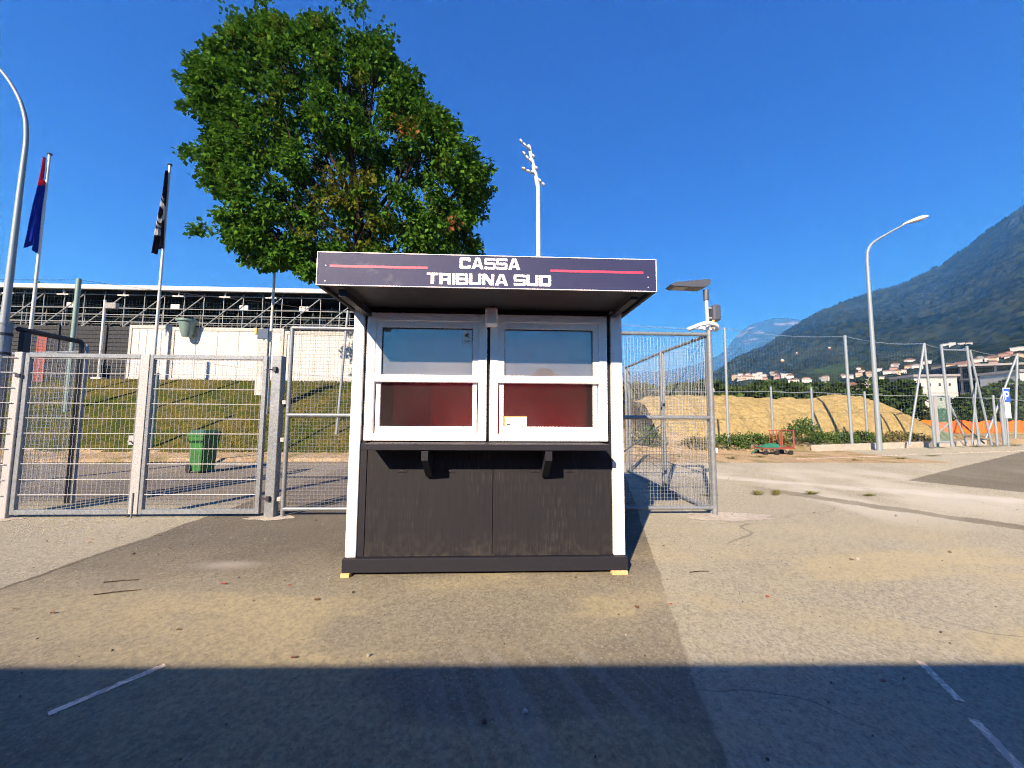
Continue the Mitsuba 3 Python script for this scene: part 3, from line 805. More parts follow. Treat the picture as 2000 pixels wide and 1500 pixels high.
def lamp_head(a, b, w, hgt):
    a, b = np.array(a, float), np.array(b, float)
    m = trimesh.creation.icosphere(3, 1.0)
    v = np.array(m.vertices)
    v[:, 0] = np.sign(v[:, 0]) * np.abs(v[:, 0]) ** 0.75
    v[:, 2] = np.where(v[:, 2] < 0, v[:, 2] * 0.45, v[:, 2])
    d = (b - a) / 2
    L = np.linalg.norm(d)
    ex = d / L
    ey = np.cross([0, 0, 1.0], ex)
    ey /= np.linalg.norm(ey)
    ez = np.cross(ex, ey)
    taper = 0.75 + 0.25 * v[:, 0]
    return (a + b) / 2 + np.outer(v[:, 0], ex) * L + np.outer(v[:, 1] * taper, ey) * w + np.outer(v[:, 2] * taper, ez) * hgt, np.array(m.faces)


put('head', lamp_head((18.82, 12.478, 10.37), (20.10, 12.478, 10.80), 0.17, 0.17), 'lamp_silver', S2, smooth=True)
put('lens', lamp_head((19.15, 12.478, 10.43), (20.0, 12.478, 10.715), 0.13, 0.10), 'lamp_glass', S2, smooth=True)
S3 = thing('street_lamp', 'curved grey lamp post at the left edge of the photo', 'street lamp')
cv = np.array([(-10.18, 0.0), (-10.17, 4.5), (-10.16, 6.4), (-10.15, 7.2), (-10.19, 7.68), (-10.33, 8.15), (-10.55, 8.55), (-10.87, 8.96), (-11.6, 9.55)])
tt = np.concatenate([[0], np.cumsum(np.hypot(*np.diff(cv, axis=0).T))])
ts = np.concatenate([np.linspace(0, tt[3], 8), np.linspace(tt[3], tt[-1], 24)[1:]])
cc = np.stack([PchipInterpolator(tt, cv[:, 0])(ts), ts * 0 + 4.5, PchipInterpolator(tt, cv[:, 1])(ts)], 1)
put('pole', tube(cc, np.interp(ts, [0, tt[3], tt[-1]], [0.085, 0.040, 0.026]), 14), 'pole_grey', S3, smooth=50)
put('head', lamp_head((-11.55, 4.5, 9.55), (-12.3, 4.5, 9.85), 0.15, 0.14), 'lamp_silver', S3, smooth=True)

# ---------------------------------------------------------------- flag poles
def flag_pole(x, y, ztop, lab):
    t = thing('flag_pole', lab, 'flag pole')
    z0 = float(np.interp(y - 8.2, [1.7, 2.6, 7.6, 8.3], [0.16, 0.55, 2.98, 3.08]))
    put('pole', seg((x, y, z0 - 0.1), (x, y, ztop), 0.062, 12, 0.045), 'alu_white', t, smooth=40)
    put('cap', seg((x, y, ztop), (x, y, ztop + 0.05), 0.085, 12), 'ink_black', t, smooth=40)
    return t


def hanging(x, y, z0, z1, off0, off1, wid0, wid1, seed, n=36, m=90):
    """limp flag: an accordion of vertical folds hanging beside its pole"""
    rg = rnd(seed)
    ph = rg.uniform(0, 6, 4)

    def fn(u, v):
        w = wid0 + (wid1 - wid0) * v ** 1.3
        o = off0 + (off1 - off0) * v ** 1.1
        xx = x + o + (u - 0.5) * w + 0.015 * np.sin(9 * v + ph[0])
        yy = y - 0.10 + 0.11 * np.sin(u * 16 + ph[1] + 1.4 * v) * (0.25 + 0.75 * v) + 0.03 * np.sin(u * 37 + v * 5)
        zz = z0 + (z1 - z0) * v + 0.18 * v * np.sin(u * 5 + ph[2]) - 0.28 * v * np.abs(u - 0.35)
        return np.stack([xx, yy, zz], 1)
    return sheet(fn, n, m)


def split(mesh, sel):
    v, f = mesh
    c = v[f].mean(1)
    k = sel(c)
    return (v, f[k]), (v, f[~k])


flag_pole(-19.115, 12.5, 12.42, 'white flag pole carrying a blue and red flag')
fl = hanging(-19.17, 12.5, 12.22, 8.35, 0.02, -0.12, 0.10, 0.40, 4)
red, blue = split(fl, lambda c: c[:, 2] > 10.95 + 0.5 * (c[:, 0] + 19.2))
Fg = thing('flag', 'limp blue flag with a red top hanging on the left pole', 'flag')
wht, red = split(red, lambda c: (c[:, 0] > -19.16) & (c[:, 2] > 11.2))
put('blue_field', blue, 'cloth_blue', Fg, smooth=True)
put('red_field', red, 'cloth_red', Fg, smooth=True)
flag_pole(-14.13, 12.5, 12.12, 'white flag pole carrying a black flag with a white emblem')
fl = hanging(-14.14, 12.5, 11.8, 8.35, 0.0, -0.12, 0.09, 0.46, 9)
v, f = fl
c = v[f].mean(1)
e1 = ((c[:, 0] + 14.24) / 0.17) ** 2 + ((c[:, 2] - 9.95) / 0.72) ** 2
e2 = ((c[:, 0] + 14.24) / 0.085) ** 2 + ((c[:, 2] - 9.90) / 0.30) ** 2
sel = ((e1 < 1.0) & (e1 > 0.72)) | ((e1 < 0.5) & (e2 > 1)) | ((np.abs(c[:, 2] - 9.05) < 0.14) & (c[:, 0] < -14.17))
Fk = thing('flag', 'limp black flag with a white round emblem on the second pole', 'flag')
put('black_field', (v, f[~sel]), 'cloth_black', Fk, smooth=True)
put('emblem', (v, f[sel]), 'cloth_white', Fk, smooth=True)
flag_pole(-9.46, 12.5, 8.95, 'white pole without a flag rising into the tree')
# rope on the third pole
# post with solar panel and camera mast
Q = thing('solar_post', 'white box with a small solar panel on the pale pole over the gate', 'solar panel')
put('solar_panel', box(-9.90, -9.46, 12.30, 12.36, 4.55, 4.98, 0.01), 'solar_panel', Q)
put('cabinet', cat([box(-9.93, -9.5, 12.37, 12.5, 2.2, 4.5, 0.01)]), 'house_white', Q)
put('beacon', seg((-10.02, 12.42, 4.75), (-10.02, 12.42, 5.02), 0.06, 10), 'signal_yellow', Q, smooth=40)
put('bracket', cat([seg((-9.44, 12.45, 4.98), (-9.05, 12.45, 4.98), 0.02, 6), seg((-9.05, 12.45, 4.98), (-9.05, 12.45, 4.5), 0.02, 6), seg((-9.05, 12.45, 4.5), (-9.44, 12.45, 4.5), 0.02, 6)]), 'alu_white', Q)
put('net_post', seg((-17.2, 12.3, 0.8), (-17.2, 12.3, 6.95), 0.085, 12), 'pole_green', smooth=40, label='thick green grey net post behind the gate, right of the left flag', cat='post')
CM = thing('camera_mast', 'slim pale mast with a grey box near its top behind the gate', 'mast')
put('pole', seg((-19.7, 15.9, 2.9), (-19.72, 15.9, 7.1), 0.06, 10), 'alu_white', CM, smooth=40)
put('box', box(-19.66, -19.1, 15.8, 16.0, 6.66, 6.95, 0.01), 'house_grey', CM)
put('foot', box(-19.95, -19.45, 15.75, 16.05, 2.9, 3.18, 0.02), 'house_white', CM)
put('low_post', seg((-11.75, 9.95, 0.1), (-11.75, 9.95, 2.85), 0.062, 12), 'pole_green', smooth=40, label='short grey post at the foot of the grass behind the right gate leaf', cat='post')

# ---------------------------------------------------------------- wheelie bin
BN = thing('wheelie_bin', 'green wheelie bin on the asphalt behind the gate', 'bin')


def frust(x0, x1, y0, y1, z0, X0, X1, Y0, Y1, z1):
    v = np.array([[x0, y0, z0], [x1, y0, z0], [x1, y1, z0], [x0, y1, z0], [X0, Y0, z1], [X1, Y0, z1], [X1, Y1, z1], [X0, Y1, z1]], float)
    q = np.array([[0, 3, 2, 1], [4, 5, 6, 7], [0, 1, 5, 4], [1, 2, 6, 5], [2, 3, 7, 6], [3, 0, 4, 7]])
    return v, np.vstack([q[:, [0, 1, 2]], q[:, [0, 2, 3]]])


def bin_place(m):
    return move(rotz((m[0] * [0.74, 0.74, 1.0], m[1]), math.radians(72)), (-7.23, 6.2, 0))


put('body', bin_place(frust(-0.22, 0.22, -0.22, 0.24, 0.05, -0.28, 0.28, -0.33, 0.33, 0.94)), 'bin_green', BN)
put('rim', bin_place(box(-0.30, 0.30, -0.35, 0.35, 0.90, 0.955, 0.012)), 'bin_green', BN)
put('lid', bin_place(cat([box(-0.305, 0.305, -0.37, 0.35, 0.957, 1.0, 0.015), frust(-0.28, 0.28, -0.33, 0.32, 1.0, -0.2, 0.2, -0.25, 0.25, 1.055)])), 'bin_lid', BN)
put('handle', bin_place(seg((-0.25, 0.40, 0.95), (0.25, 0.40, 0.95), 0.018, 8)), 'bin_green', BN)
for s in (-1, 1):
    w = trimesh.creation.cylinder(0.105, 0.05, sections=24)
    v = np.array(w.vertices)[:, [2, 0, 1]] + [s * 0.26, 0.27, 0.105]
    put('wheel', bin_place((v, np.array(w.faces))), 'black_rubber', BN, smooth=40)

# ---------------------------------------------------------------- white cabins and slat wall on the plateau
def cabin(x0, x1, y, z0, z1, lab):
    t = thing('white_cabin', lab, 'cabin')
    put('wall', box(x0 + 0.12, x1 - 0.12, y + 0.02, y + 2.4, z0, z1 - 0.02), 'cabin_white', t)
    nb = 5
    for i in range(nb):
        a = x0 + 0.13 + (x1 - x0 - 0.26) * i / nb
        b = x0 + 0.13 + (x1 - x0 - 0.26) * (i + 1) / nb
        put('wall_panel', box(a + 0.012, b - 0.012, y - 0.002, y + 0.018, z0 + 0.14, z1 - 0.2, 0.003), 'cabin_white', t)
    put('corner_post', box(x0, x0 + 0.118, y - 0.03, y + 2.42, z0 - 0.1, z1), 'house_white', t)
    put('corner_post', box(x1 - 0.118, x1, y - 0.03, y + 2.42, z0 - 0.1, z1), 'house_white', t)
    put('roof_edge', box(x0 + 0.12, x1 - 0.12, y - 0.03, y + 2.42, z1 - 0.19, z1, 0.01), 'house_white', t)
    put('base_rail', box(x0 + 0.12, x1 - 0.12, y - 0.03, y + 0.1, z0 - 0.1, z0 + 0.13, 0.01), 'house_white', t)


cabin(-19.05, -16.95, 16.6, 3.15, 6.0, 'narrow white cabin at the left end of the white row')
cabin(-16.90, -11.20, 16.6, 3.12, 5.93, 'long white cabin in the middle with a grey cowl on its wall')
cabin(-11.14, -7.2, 16.6, 3.08, 5.80, 'white cabin nearest the booth, seen through the pipe fence')
CW = thing('vent_cowl', 'grey round vent cowl hanging at the top of the white cabin wall', 'cowl')
put('cowl', tube([(-15.93, 16.30, 5.35), (-15.93, 16.28, 5.6), (-15.94, 16.28, 5.95), (-15.96, 16.3, 6.15)], [0.20, 0.27, 0.33, 0.40], 16), 'pole_green', CW, smooth=60)
put('flange', seg((-15.97, 16.3, 6.15), (-15.97, 16.3, 6.24), 0.46, 16), 'pole_green', CW, smooth=40)
put('arm', seg((-15.93, 16.3, 5.6), (-15.93, 16.62, 5.6), 0.07, 8), 'pole_green', CW)
SW = thing('slat_wall', 'dark grey wall of horizontal boards left of the white cabins', 'wall')
put('core', box(-34, -19.15, 17.05, 17.2, 2.9, 6.0), 'tribune_dark', SW)
for k in range(14):
    z = 2.95 + 0.218 * k
    put('board', box(-34, -19.15, 17.0, 17.045, z, z + 0.195, 0.006), 'slat_grey', SW)
for x in (-33, -30.5, -28, -25.5, -23, -20.6):
    put('post', box(x - 0.05, x + 0.05, 16.93, 16.999, 2.9, 6.05), 'slat_grey', SW)
put('red_banner', box(-21.75, -21.3, 15.0, 15.04, 2.75, 5.2), 'cart_red', label='red upright banner behind the dark cage panel', cat='banner')
# pebbly parapet line over the slat wall
# ---------------------------------------------------------------- scaffold tribune
TR = thing('grandstand', 'grandstand on scaffolding with a white roof edge behind the cabins', 'grandstand')
TY, TX0, TX1 = 28.0, -62.0, -9.0
put('roof_edge', box(TX0, TX1, TY - 0.6, TY - 0.35, 11.30, 11.66, 0.02), 'tribune_white', TR)
put('roof', box(TX0, TX1, TY - 0.34, TY + 9, 11.35, 11.62), 'tribune_dark', TR)
st_v, st_f = sheet(lambda u, v: np.stack([TX0 + (TX1 - TX0) * u, TY + 0.9 + 7.0 * (1 - v), 3 + 8.2 * v], 1), 2, 2)
put('seating_underside', cat([box(TX0, TX1, TY + 7.9, TY + 8.1, 3, 11.3)] + [box(TX0, TX1, TY + 2.4 + 0.55 * k, TY + 2.95 + 0.55 * k, 10.7 - 0.75 * k, 10.8 - 0.75 * k) for k in range(9)]), 'tribune_dark', TR)
bay = 1.573
nb = int((TX1 - TX0) / bay)
xs = TX0 + bay * np.arange(nb + 1) + 0.14
scaff = 0
for i, x in enumerate(xs):
    put('standard', cat([seg((x, TY, 3.0), (x, TY, 11.25), 0.034, 6)]), 'scaffold', TR)
for z in (11.02, 9.90, 9.36, 8.76, 8.2):
    put('ledger', seg((TX0, TY - 0.03, z), (TX1, TY - 0.03, z), 0.04, 6), 'scaffold', TR)
for i in range(0, nb - 1, 2):
    put('brace', seg((xs[i], TY - 0.06, 8.3), (xs[i + 2], TY - 0.06, 11.0), 0.042, 6), 'scaffold', TR)
rg = rnd(5)
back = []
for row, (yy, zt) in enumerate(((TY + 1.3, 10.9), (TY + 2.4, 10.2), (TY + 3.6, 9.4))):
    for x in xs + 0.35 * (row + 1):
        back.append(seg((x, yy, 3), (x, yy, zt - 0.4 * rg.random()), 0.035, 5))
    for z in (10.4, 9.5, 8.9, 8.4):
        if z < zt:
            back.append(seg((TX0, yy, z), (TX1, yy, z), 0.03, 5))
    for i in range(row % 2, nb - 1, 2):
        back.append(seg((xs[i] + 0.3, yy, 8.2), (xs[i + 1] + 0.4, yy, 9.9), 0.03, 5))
put('inner_tubes', cat(back), 'scaffold_shaded', TR, kind='stuff')
for x in (-35.3, -27.1, -21.5, -16.6):
    put('end_panel', box(x, x + 0.75, TY + 0.35, TY + 0.42, 10.0, 10.42), 'tribune_white', TR)
for x in (-39.2, -35.0, -30.3, -26.0, -22.3, -18.6):
    put('roof_bracket', cat([box(x - 0.45, x + 0.45, TY - 0.3, TY - 0.2, 10.86, 10.96, 0.01), seg((x, TY - 0.2, 10.95), (x, TY - 0.2, 11.3), 0.05, 6)]), 'tribune_white', TR)
put('plank_edge', box(TX0, TX1, TY - 0.5, TY - 0.1, 8.0, 8.14), 'house_grey', TR)
# house roof and trees above the stand on the far left
HB = thing('hill_house', 'pale house with a dark roof above the grandstand at the left edge', 'house')
put('wall', box(-92, -83, 62, 70, 3, 20.8), 'house_white', HB)
put('roof', prism([(-93, 20.8), (-82, 20.8), (-84.5, 22.0), (-90.5, 22.9)], 61, 71, 'y'), 'roof_grey', HB)


# ---------------------------------------------------------------- foliage tools
def leaf_mesh(p, size, seed, droop=0.5, col=((0.05, 0.09, 0.02), (0.09, 0.14, 0.03)), outward=None, fold=0.25, wid=0.42):
    """small folded leaves at the points p: (mesh, colours)"""
    rg = rnd(seed)
    n = len(p)
    d = rg.normal(size=(n, 3))
    if outward is not None:
        d = d + outward * 1.1
    d[:, 2] -= droop * np.abs(rg.normal(1, 0.4, n))
    d /= np.linalg.norm(d, axis=1, keepdims=True)
    s = np.cross(d, rg.normal(size=(n, 3)) * 0.5 + [0, 0, 1.0])
    s /= np.linalg.norm(s, axis=1, keepdims=True) + 1e-9
    nn = np.cross(s, d)
    L = (size * rg.uniform(0.65, 1.35, n))[:, None]
    a = p
    tip = p + d * L
    m1 = p + d * L * 0.45 + s * L * wid + nn * L * fold * wid
    m2 = p + d * L * 0.45 - s * L * wid + nn * L * fold * wid
    v = np.stack([a, m1, tip, m2], 1).reshape(-1, 3)
    i = np.arange(n)[:, None] * 4
    f = np.vstack([i + [0, 2, 1], i + [0, 3, 2]])
    c0, c1 = np.array(col[0]), np.array(col[1])
    c = (c0 + (c1 - c0) * rg.random((n, 1))) * rg.uniform(0.8, 1.2, (n, 1))
    return (v, f), np.repeat(c, 4, 0)


def kmeans(p, k, seed, it=8):
    rg = rnd(seed)
    c = p[rg.choice(len(p), k, replace=False)]
    for _ in range(it):
        a = np.argmin(((p[:, None] - c[None]) ** 2).sum(-1), 1)
        c = np.array([p[a == j].mean(0) if (a == j).any() else c[j] for j in range(k)])
    return c, a


# ---------------------------------------------------------------- the big tree
CROWN = [(-12.28, 14.2), (-12.1, 15.59), (-11.48, 16.49), (-10.76, 17.34), (-9.97, 17.29), (-9.59, 17.58), (-8.81, 17.75), (-8.21, 17.65), (-7.42, 17.96), (-6.82, 17.95), (-5.61, 17.91), (-4.78, 17.17), (-3.73, 16.12), (-3.2, 15.27), (-2.57, 14.2), (-1.35, 13.72), (-1.44, 12.96), (-0.42, 11.93), (-0.1, 10.67), (-0.59, 9.92), (-1.08, 9.59), (-0.48, 8.78), (-0.27, 7.77), (-1.34, 7.2), (-3.66, 6.5), (-5.38, 6.3), (-6.59, 6.22), (-7.09, 6.8), (-8.61, 7.12), (-9.74, 7.33), (-10.33, 7.75), (-11.39, 8.28), (-10.67, 8.7), (-10.53, 9.41), (-11.16, 10.4), (-11.99, 11.5), (-11.18, 12.11), (-11.79, 13.17)]


def big_tree():
    t = thing('large_tree', 'large leafy green tree rising behind the booth and canopy', 'tree')
    rg = rnd(77)
    base = np.array([-4.75, 10.6, 0.35])
    ctr = np.array([-6.3, 10.6, 12.0])
    poly = Polygon([(ctr[0] + 0.1 + (x - ctr[0]) * 0.945, 6.2 + (z - 6.2) * 0.925) for x, z in CROWN]).buffer(-0.12)
    bd = poly.exterior
    # twig ends spread through the crown's volume, denser near its surface
    pts = []
    while len(pts) < 3000:
        x, z = rg.uniform(-12.6, 0.2), rg.uniform(6.2, 18.2)
        q = Point(x, z)
        if not poly.contains(q):
            continue
        e = bd.distance(q)
        T_ = math.sqrt(max(0.0, 1 - (1 - min(e / 5.6, 1)) ** 2))
        s = rg.uniform(-1, 1)
        T_ = (2.0 if s < 0 else 4.6) * T_ + 0.12
        y = s * T_
        # clumps and gaps
        if float(meshkit.noise(np.array([x, (10.6 + y) * 0.9, z]) / 1.15 + 31.0)) < 0.40 - 0.05 * min(e, 2.0):
            continue
        # hollow core
        if abs(s) < 0.66 and e > 1.0 and rg.random() < 0.70:
            continue
        if s < 0 and z < 11.5 and math.hypot(x + 5.5, (z - 9.5) * 0.9) < 3.2 and rg.random() < 0.15:
            continue
        y = s * T_
        pts.append((x, 10.6 + y, z))
    P = np.array(pts)
    # stray sprays reaching out of the outline
    k = rg.random(len(P)) < 0.09
    dv = P[k] - ctr
    P[k] += dv / np.linalg.norm(dv, axis=1, keepdims=True) * rg.uniform(0.1, 0.6, (k.sum(), 1)) * [1, 0.3, 0.8]
    # leafy shoots standing proud of the outline
    L_ = bd.length
    shoots = []
    for q in np.arange(0, L_, 0.62):
        a_ = bd.interpolate(q + rg.uniform(-0.2, 0.2))
        o = np.array([a_.x - ctr[0], 0, a_.y - ctr[2]])
        o /= np.linalg.norm(o)
        o = o * [1, 1, 0.8] + [0, 0, 0.25]
        yy = 10.6 + rg.uniform(-1.0, 1.6)
        n_ = rg.uniform(0.2, 0.7)
        for w_ in np.arange(0, n_, 0.17):
            shoots.append(np.array([a_.x, yy, a_.y]) + o * (w_ - 0.15) + rg.normal(0, 0.05, 3))
    shoots = np.array(shoots)
    # clumping: pull twig ends to clump centres
    cl, a = kmeans(P, 210, 3)
    P = P + (cl[a] - P) * rg.uniform(0.1, 0.6, (len(P), 1))
    P = np.vstack([P, shoots])
    limbs, la = kmeans(P, 20, 4)
    wood, trunk_top = [], np.array([-5.0, 10.6, 6.8])
    tr = np.array([base - [0, 0, 0.3], base + [0.02, 0, 1.8], base + [-0.05, 0.05, 3.8], trunk_top, [-5.4, 10.7, 9.3], [-5.8, 10.6, 12.0], [-6.2, 10.5, 14.5]])
    put('trunk', tube(tr, [0.42, 0.33, 0.29, 0.25, 0.19, 0.12, 0.05], 14), 'bark', t, smooth=60)
    zt = tr[:, 2]
    for j in range(len(limbs)):
        pj = P[la == j]
        c = limbs[j]
        z0 = np.clip(5.2 + (c[2] - 7.0) * 0.55 - 0.10 * abs(c[0] + 5.5), 4.2, 12.5)
        s0 = np.array([np.interp(z0, zt, tr[:, 0]), np.interp(z0, zt, tr[:, 1]), z0])
        midp = s0 * 0.45 + c * 0.55 + np.array([0, 0, -0.35]) + rg.normal(0, 0.18, 3)
        u = np.linspace(0, 1, 9)[:, None]
        curve = (1 - u) ** 2 * s0 + 2 * u * (1 - u) * midp + u ** 2 * c
        put('limb', tube(curve, np.linspace(0.105, 0.03, 9), 7), 'bark', t, smooth=60)
        sc, sa = kmeans(pj, max(2, len(pj) // 12), j + 50, 5)
        for q in range(len(sc)):
            st0 = curve[int(rg.integers(3, 8))]
            mm = (st0 + sc[q]) / 2 + rg.normal(0, 0.12, 3)
            wood.append(tube([st0, mm, sc[q]], [0.028, 0.018, 0.010], 4, False))
            for p_ in pj[sa == q][::2]:
                wood.append(seg(sc[q], p_, 0.009, 3))
    put('branches', cat(wood), 'bark', t, kind='stuff')
    # leaves: a spray of drooping leaves around every twig end
    per = 28
    off = rg.normal(0, 1, (len(P), per, 3))
    off /= np.linalg.norm(off, axis=2, keepdims=True)
    off *= (0.30 * rg.random((len(P), per, 1)) ** 0.5) * rg.uniform(0.75, 1.35, (len(P), 1, 1))
    off[..., 2] *= 0.8
    lp = (P[:, None] + off).reshape(-1, 3)
    outw = off.reshape(-1, 3) / 0.3 + np.repeat((P - ctr) / 6.0, per, 0)
    m, c = leaf_mesh(lp, 0.16, 5, 0.75, ((0.028, 0.088, 0.010), (0.098, 0.215, 0.026)), outw, 0.3, 0.42)
    # yellowing sprays and a few reddened ones
    yl = np.zeros(len(P))
    yl[(np.abs(P[:, 0] + 5.4) < 1.6) & (P[:, 2] < 9.7) & (P[:, 2] > 7.6) & (P[:, 1] < 10) & (rg.random(len(P)) < 0.6)] = 0.75
    yl[rg.random(len(P)) < 0.05] = 0.5
    yl = np.repeat(yl, per * 4)[:, None]
    c = c * (1 - yl) + np.array([0.16, 0.15, 0.02]) * yl
    rd = np.zeros(len(P))
    for (rx, rz) in ((-3.55, 12.0), (-3.2, 11.55), (-1.25, 7.9), (-1.4, 8.4)):
        dd = np.hypot(P[:, 0] - rx, P[:, 2] - rz) + 0.3 * np.abs(P[:, 1] - 8.4)
        rd[np.argsort(dd)[:1]] = 0.8
    rd = np.repeat(rd, per * 4)[:, None]
    c = c * (1 - rd) + np.array([0.32, 0.09, 0.05]) * rd
    put('foliage', m, 'leaf', t, color=c)


big_tree()


def simple_tree(x, y, z0, h, w, seed, lab, group=None, dark=1.0, n=1500, name='background_tree', leaf=None, warm=0.0, low=0.25):
    t = thing(name, lab, 'tree', group)
    rg = rnd(seed)
    put('trunk', tube([(x, y, z0 - 0.3), (x + 0.1, y, z0 + h * 0.4), (x - 0.05, y, z0 + h * 0.75)], [h * 0.028 + 0.05, h * 0.02 + 0.03, 0.03], 7), 'bark', t, smooth=60)
    nc = 16
    an, el = rg.uniform(0, 2 * np.pi, nc), rg.uniform(-0.9, 1.0, nc)
    rad = np.sqrt(1 - el ** 2 * 0.8)
    cz = z0 + h * (0.5 + low / 2) + el * h * (0.5 - low / 2) * 0.68
    cc = np.stack([x + rad * np.cos(an) * w * 0.33, y + rad * np.sin(an) * w * 0.33, cz], 1)
    cr = np.stack([w * rg.uniform(0.16, 0.27, nc)] * 2 + [h * rg.uniform(0.10, 0.19, nc)], 1)
    k = rg.integers(0, nc, n)
    d = rg.normal(size=(n, 3))
    d /= np.linalg.norm(d, axis=1, keepdims=True)
    p = cc[k] + d * cr[k] * rg.uniform(0.72, 1.08, (n, 1))
    a, b = np.array([0.022, 0.042, 0.014]) * dark, np.array([0.05, 0.082, 0.022]) * dark
    if warm:
        a, b = a + np.array([0.03, 0.02, 0.0]) * warm, b + np.array([0.06, 0.04, 0.0]) * warm
    m, c = leaf_mesh(p, leaf or max(0.22, 0.085 * w), seed + 1, 0.3, (a, b), d * 1.2, 0.2, 0.5)
    put('crown', m, 'leaf_far', t, color=c)


# trees above the stand (far left), tree belt behind the mound, trees by the far buildings
simple_tree(-80, 66, 3, 21.0, 7, 300, 'dark tree top above the grandstand beside the left lamp post', n=1200, leaf=0.8)
simple_tree(-96, 66, 3, 22.0, 9, 301, 'dark tree at the far left edge above the grandstand', n=1200, leaf=0.8)
ORD = 'first second third fourth fifth sixth seventh eighth ninth tenth eleventh twelfth thirteenth fourteenth fifteenth sixteenth seventeenth eighteenth nineteenth twentieth twenty-first twenty-second twenty-third twenty-fourth twenty-fifth twenty-sixth twenty-seventh twenty-eighth twenty-ninth thirtieth thirty-first thirty-second thirty-third thirty-fourth thirty-fifth thirty-sixth'.split()
belt = [(17.5, 42, 6.0, 7), (21.5, 44, 5.6, 7), (26, 43, 6.2, 8), (30, 45, 6.6, 8), (33.5, 42, 5.2, 7), (37, 45, 6.8, 8), (40.5, 44, 6.0, 7), (44, 46, 6.9, 8), (47.5, 45, 5.6, 7), (23, 54, 7.2, 9), (29, 56, 7.4, 9), (36, 55, 7.5, 9), (43, 57, 7.2, 9)]
for i, (x, y, h_, w_) in enumerate(belt):
    simple_tree(x, y, 0.2, h_ * 0.86, w_, 400 + i, f'{ORD[i % 9]} dark leafy tree from the left in the {"front" if i < 9 else "back"} row behind the sand mound', 'trees in the belt behind the sand mound', 1.0, 2200, warm=(0.35 if i % 3 == 0 else 0.0), low=0.0)
for i, (x, y, h_, w_, lab) in enumerate([(50.0, 43, 6.6, 6.2, 'rounded dark green tree right of the street lamp, left of the white building'),
                                         (73, 50, 5.7, 6.0, 'dark tree right of the white building behind the crossbar poles'), (78, 53, 5.6, 6, 'broad green tree before the middle of the car park'),
                                         (80.5, 52, 6.9, 7, 'green tree before the car park behind the blue parking sign'), (88, 54, 7.4, 8, 'large green tree at the right edge of the photo')]):
    simple_tree(x, y, 0.2, h_, w_, 500 + i, lab, None, 1.05, 3800, low=0.0)
for i, (x, y, h_, w_) in enumerate([(60, 38, 2.2, 4.5), (64, 40, 2.4, 5), (69, 41, 2.6, 5), (53, 40, 2.6, 4), (77, 44, 4.2, 6), (84, 47, 4.6, 6)]):
    simple_tree(x, y, 0.1, h_, w_, 540 + i, f'{ORD[sorted([60, 64, 69, 53, 77, 84]).index(x)]} low dark shrub from the left behind the orange netting', 'low shrubs behind the orange netting', 0.75, 1400, name='background_shrub', warm=0.3, low=0.0)


# bushes on the bank
def bush(x, y, w, h, seed, lab, group=None, tint=0):
    rg = rnd(seed)
    n = int(900 * w * max(h, 0.5))
    p = rg.normal(size=(n, 3))
    p /= np.linalg.norm(p, axis=1, keepdims=True)
    r = rg.uniform(0.45, 1.05, (n, 1)) ** 0.6
    nz = 0.75 + 0.5 * meshkit_noise(p * 2.5 + seed)
    p = p * r * nz[:, None]
    p[:, 2] = np.abs(p[:, 2])
    p = p * [w / 2, w / 2 * 0.7, h] + [x, y, 0.15]
    col = [((0.035, 0.075, 0.02), (0.075, 0.12, 0.03)), ((0.09, 0.085, 0.03), (0.16, 0.14, 0.05))][tint]
    m, c = leaf_mesh(p, 0.085, seed, 0.1, col, None, 0.2, 0.45)
    stems = cat([tube([(x, y, 0.1), (x + 0.25 * w * math.cos(a), y + 0.2 * w * math.sin(a), 0.2 + 0.7 * h)], [0.015, 0.006], 4, False) for a in rg.uniform(0, 6.28, 7)])
    t = thing('bush', lab, 'bush', group)
    put('leaves', m, 'leaf_far', t, color=c)
    put('stems', stems, 'bark', t)


BX = [9.6, 10.9, 12.1, 15.4, 16.6, 18.0, 19.4, 8.3, 22.3, 20.8]
for i, (x, y, w_, h_, ti) in enumerate([(9.6, 11.9, 1.8, 0.75, 0), (10.9, 12.1, 2.0, 0.8, 0), (12.1, 12.3, 1.4, 0.7, 1), (15.4, 13.6, 1.8, 0.7, 0), (16.6, 14.0, 2.0, 0.8, 0), (18.0, 14.4, 2.0, 0.8, 0), (19.4, 14.9, 1.7, 0.65, 1), (8.3, 11.6, 1.6, 0.6, 1), (22.3, 15.8, 2.0, 0.6, 1), (20.8, 15.2, 1.8, 0.7, 1)]):
    bush(x, y, w_, h_ * 0.75, 600 + i, f'{ORD[sorted(BX).index(x)]} low bush from the left along the bank below the sand mound', 'bushes along the bank', ti)
bush(13.9, 13.0, 1.9, 1.2, 640, 'tall dark green bush standing behind the red hand cart')
bush(6.3, 11.8, 1.6, 0.9, 641, 'green bush seen through the return fence mesh')


